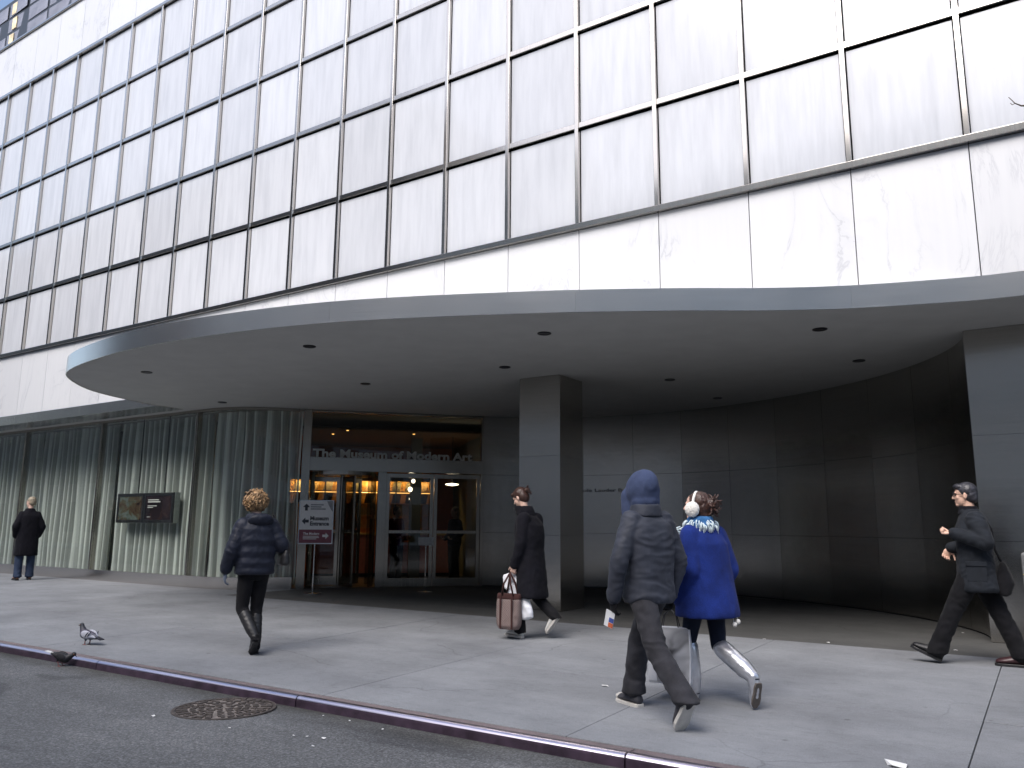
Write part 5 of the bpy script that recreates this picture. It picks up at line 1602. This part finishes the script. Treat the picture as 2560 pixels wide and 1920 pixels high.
# ---- two visitors inside the lobby
for (s_, d_), hx, lab, top, hairm in (((2.25, 1.9), (1, 0), 'person in dark red top standing inside behind the double doors', (.10, .012, .015), 'hairb'), ((3.55, 1.5), (-.4, -1), 'person in dark clothes standing inside behind the right hand door', (.02, .025, .06), 'hairg')):
    p = lob(s_, d_, 0)
    F = Fig(p.x, p.y, *hx); F.o = Vector((p.x, p.y, ZF + .004))
    t = empty('person', F.o, lab, 'person')
    J = dict(fa=F.h, la=F.l, head=F(.0, 0, 1.60), neck=F(-.02, 0, 1.46), chest=F(-.02, 0, 1.24), shL=F(-.02, .18, 1.37), shR=F(-.02, -.18, 1.37),
             elL=F(-.04, .25, 1.10), elR=F(-.04, -.25, 1.10), wrL=F(.14, .18, .98), wrR=F(.14, -.18, .98),
             hipL=F(0, .09, .88), hipR=F(0, -.09, .88), knL=F(.02, .10, .49), anL=F(-.02, .11, .10), toeL=F(.13, .12, .03),
             knR=F(.02, -.10, .49), anR=F(-.02, -.11, .10), toeR=F(.13, -.12, .03))
    skin_body(t, J, M['skin2'], voxel=.009, hands=[(J['wrL'], F.h, F.u, -F.l, 40), (J['wrR'], F.h, F.u, F.l, 40)])
    garment('trousers', t, trousers(J), M['blackt'], .012, 4, .006, (8, 8, 8), 2)
    b = MB()
    b.loft([ring(F(-.01, 0, z), F.h, F.l, a, d) for z, a, d in ((.82, .19, .14), (1.0, .185, .14), (1.2, .2, .145), (1.32, .2, .13), (1.39, .14, .10), (1.44, .085, .08))])
    for s, q in (('L', 1), ('R', -1)):
        b.cap(J['sh' + s] - F.l * q * .02, .075, J['el' + s], .06, 14); b.cap(J['el' + s], .06, J['wr' + s], .05, 14)
    garment('top', t, b, cloth('visitor_top', top), .011, 4, .006, (8, 8, 8), 7)
    hair_cap('hair', t, J['head'], F.h, F.l, F.u, M[hairm], 1.0, [], .009, .005)
    shoe(t, F(-.08, .11, 0), F(.18, .13, 0), F.u, M['leather'], M['black'])
    shoe(t, F(-.08, -.11, 0), F(.18, -.13, 0), F.u, M['leather'], M['black'])

# ------------------------------------------------------------------ pigeons
def pigeon(x, y, z, ang, label, dark, pitch=0.0, s=1.0):
    h = Vector((math.cos(ang), math.sin(ang), 0)); l = Vector((-h.y, h.x, 0))
    o = Vector((x, y, z))
    t = empty('pigeon', o, label, 'pigeon')
    ca, sa = math.cos(pitch), math.sin(pitch)
    piv = .10
    def P(f, a, zz):
        zz -= piv
        return o + (h * (f * ca + zz * sa) + l * a + zv(piv - f * sa + zz * ca)) * s
    ax = lambda f, a, zz: (P(f, a, zz + piv) - P(0, 0, piv))
    b = MB()
    b.cap(P(.045, 0, .125), .058 * s, P(-.07, 0, .105), .046 * s, 16)
    b.cap(P(-.07, 0, .105), .042 * s, P(-.15, 0, .085), .02 * s, 14)
    b.cap(P(.065, 0, .145), .045 * s, P(.095, 0, .205), .028 * s, 14)
    b.ell(P(.105, 0, .228), (ax(.032, 0, 0), ax(0, .024, 0), ax(0, 0, .026)), 12, 8)
    b.cap(P(.0, .025, .08), .025 * s, P(0, .025, .055), .012 * s, 10)
    b.cap(P(-.02, -.025, .08), .025 * s, P(-.02, -.025, .055), .012 * s, 10)
    co, nr, fs = remesh(b, .005, 4)
    m, nt, bs = mat('pigeon_plumage')
    g = nt.nodes.new('ShaderNodeTexCoord'); sp = nt.nodes.new('ShaderNodeSeparateXYZ'); nt.links.new(g.outputs['Object'], sp.inputs[0])
    mr = N(nt, 'ShaderNodeMapRange'); mr.inputs['From Min'].default_value = 0; mr.inputs['From Max'].default_value = .26 * s
    nt.links.new(sp.outputs['Z'], mr.inputs['Value'])
    st = [(.2, (.05, .055, .075)), (.45, (.12, .125, .16)), (.58, (.07, .06, .09)), (.8, (.030, .034, .045))] if not dark else [(.2, (.012, .012, .016)), (.8, (.010, .012, .016))]
    nt.links.new(ramp(nt, mr.outputs[0], st), bs.inputs['Base Color']); bs.inputs['Roughness'].default_value = .55
    obj('body', co.tolist(), fs, m, t, True)
    wm = simple('pigeon_wing', (.42, .43, .50) if not dark else (.014, .014, .018), .7, noise_amt=.12, nscale=60)
    dm = simple('pigeon_dark_bar', (.025, .025, .035), .6)
    for q in (1, -1):
        b = MB()
        b.ell(P(-.02, q * .048, .125), (ax(.082, 0, .012), ax(0, .018, 0), ax(-.006, 0, .046)), 16, 10)
        b.cap(P(-.06, q * .045, .112), .026 * s, P(-.14, q * .026, .092), .010 * s, 10)
        co, nr, fs = remesh(b, .004, 3)
        w = obj('wing', co.tolist(), fs, wm, t, True)
        if not dark:
            for f0 in (-.045, -.078):
                MB().tube([P(f0 - .02, q * .058, .155), P(f0, q * .0675, .128), P(f0 + .022, q * .064, .098)], [.005 * s, .008 * s, .005 * s], 6).build('wing_bar', dm, w, True)
    b = MB()
    tp = [P(-.12, 0, .10), P(-.17, 0, .085), P(-.225, 0, .068)]
    b.loft([[p + l * w_ * s + zv(hh * s), p - l * w_ * s + zv(hh * s), p - l * w_ * s - zv(hh * s), p + l * w_ * s - zv(hh * s)] for p, w_, hh in zip(tp, (.022, .030, .036), (.012, .008, .004))])
    b.build('tail', dm if not dark else M['white'], t)
    MB().cap(P(.130, 0, .224), .007 * s, P(.155, 0, .216), .003 * s, 8).build('beak', dm, t)
    pk = simple('pigeon_leg', (.22, .085, .08), .6)
    for f0, q in ((.005, .025), (-.02, -.025)):
        b = MB(); a0 = P(f0, q, .06); f_ = o + h * (f0 * s + .005) + l * q * s + zv(.006)
        b.cap(a0, .007 * s, f_, .005 * s, 8)
        for e in (h, h * .7 + l * .6, h * .7 - l * .6, -h * .7): b.cap(f_, .004 * s, f_ + e * .024 * s - zv(.002), .003 * s, 6)
        b.build('leg', pk, t, True)
    for q in (1, -1):
        MB().ell(P(.113, q * .022, .232), ((.004, 0, 0), (0, .004, 0), (0, 0, .004)), 8, 6).build('eye', simple('pigeon_eye', (.5, .15, .02), .3), t, True)
    return t
pigeon(13.09, -4.36, gz(-4.36), R(195), 'grey pigeon with pale wings standing on the pavement by the kerb', False, 0, .95)
pigeon(13.75, -4.99, RZ - .004, R(34), 'dark pigeon with white tail pecking in the gutter', True, .55, .80)
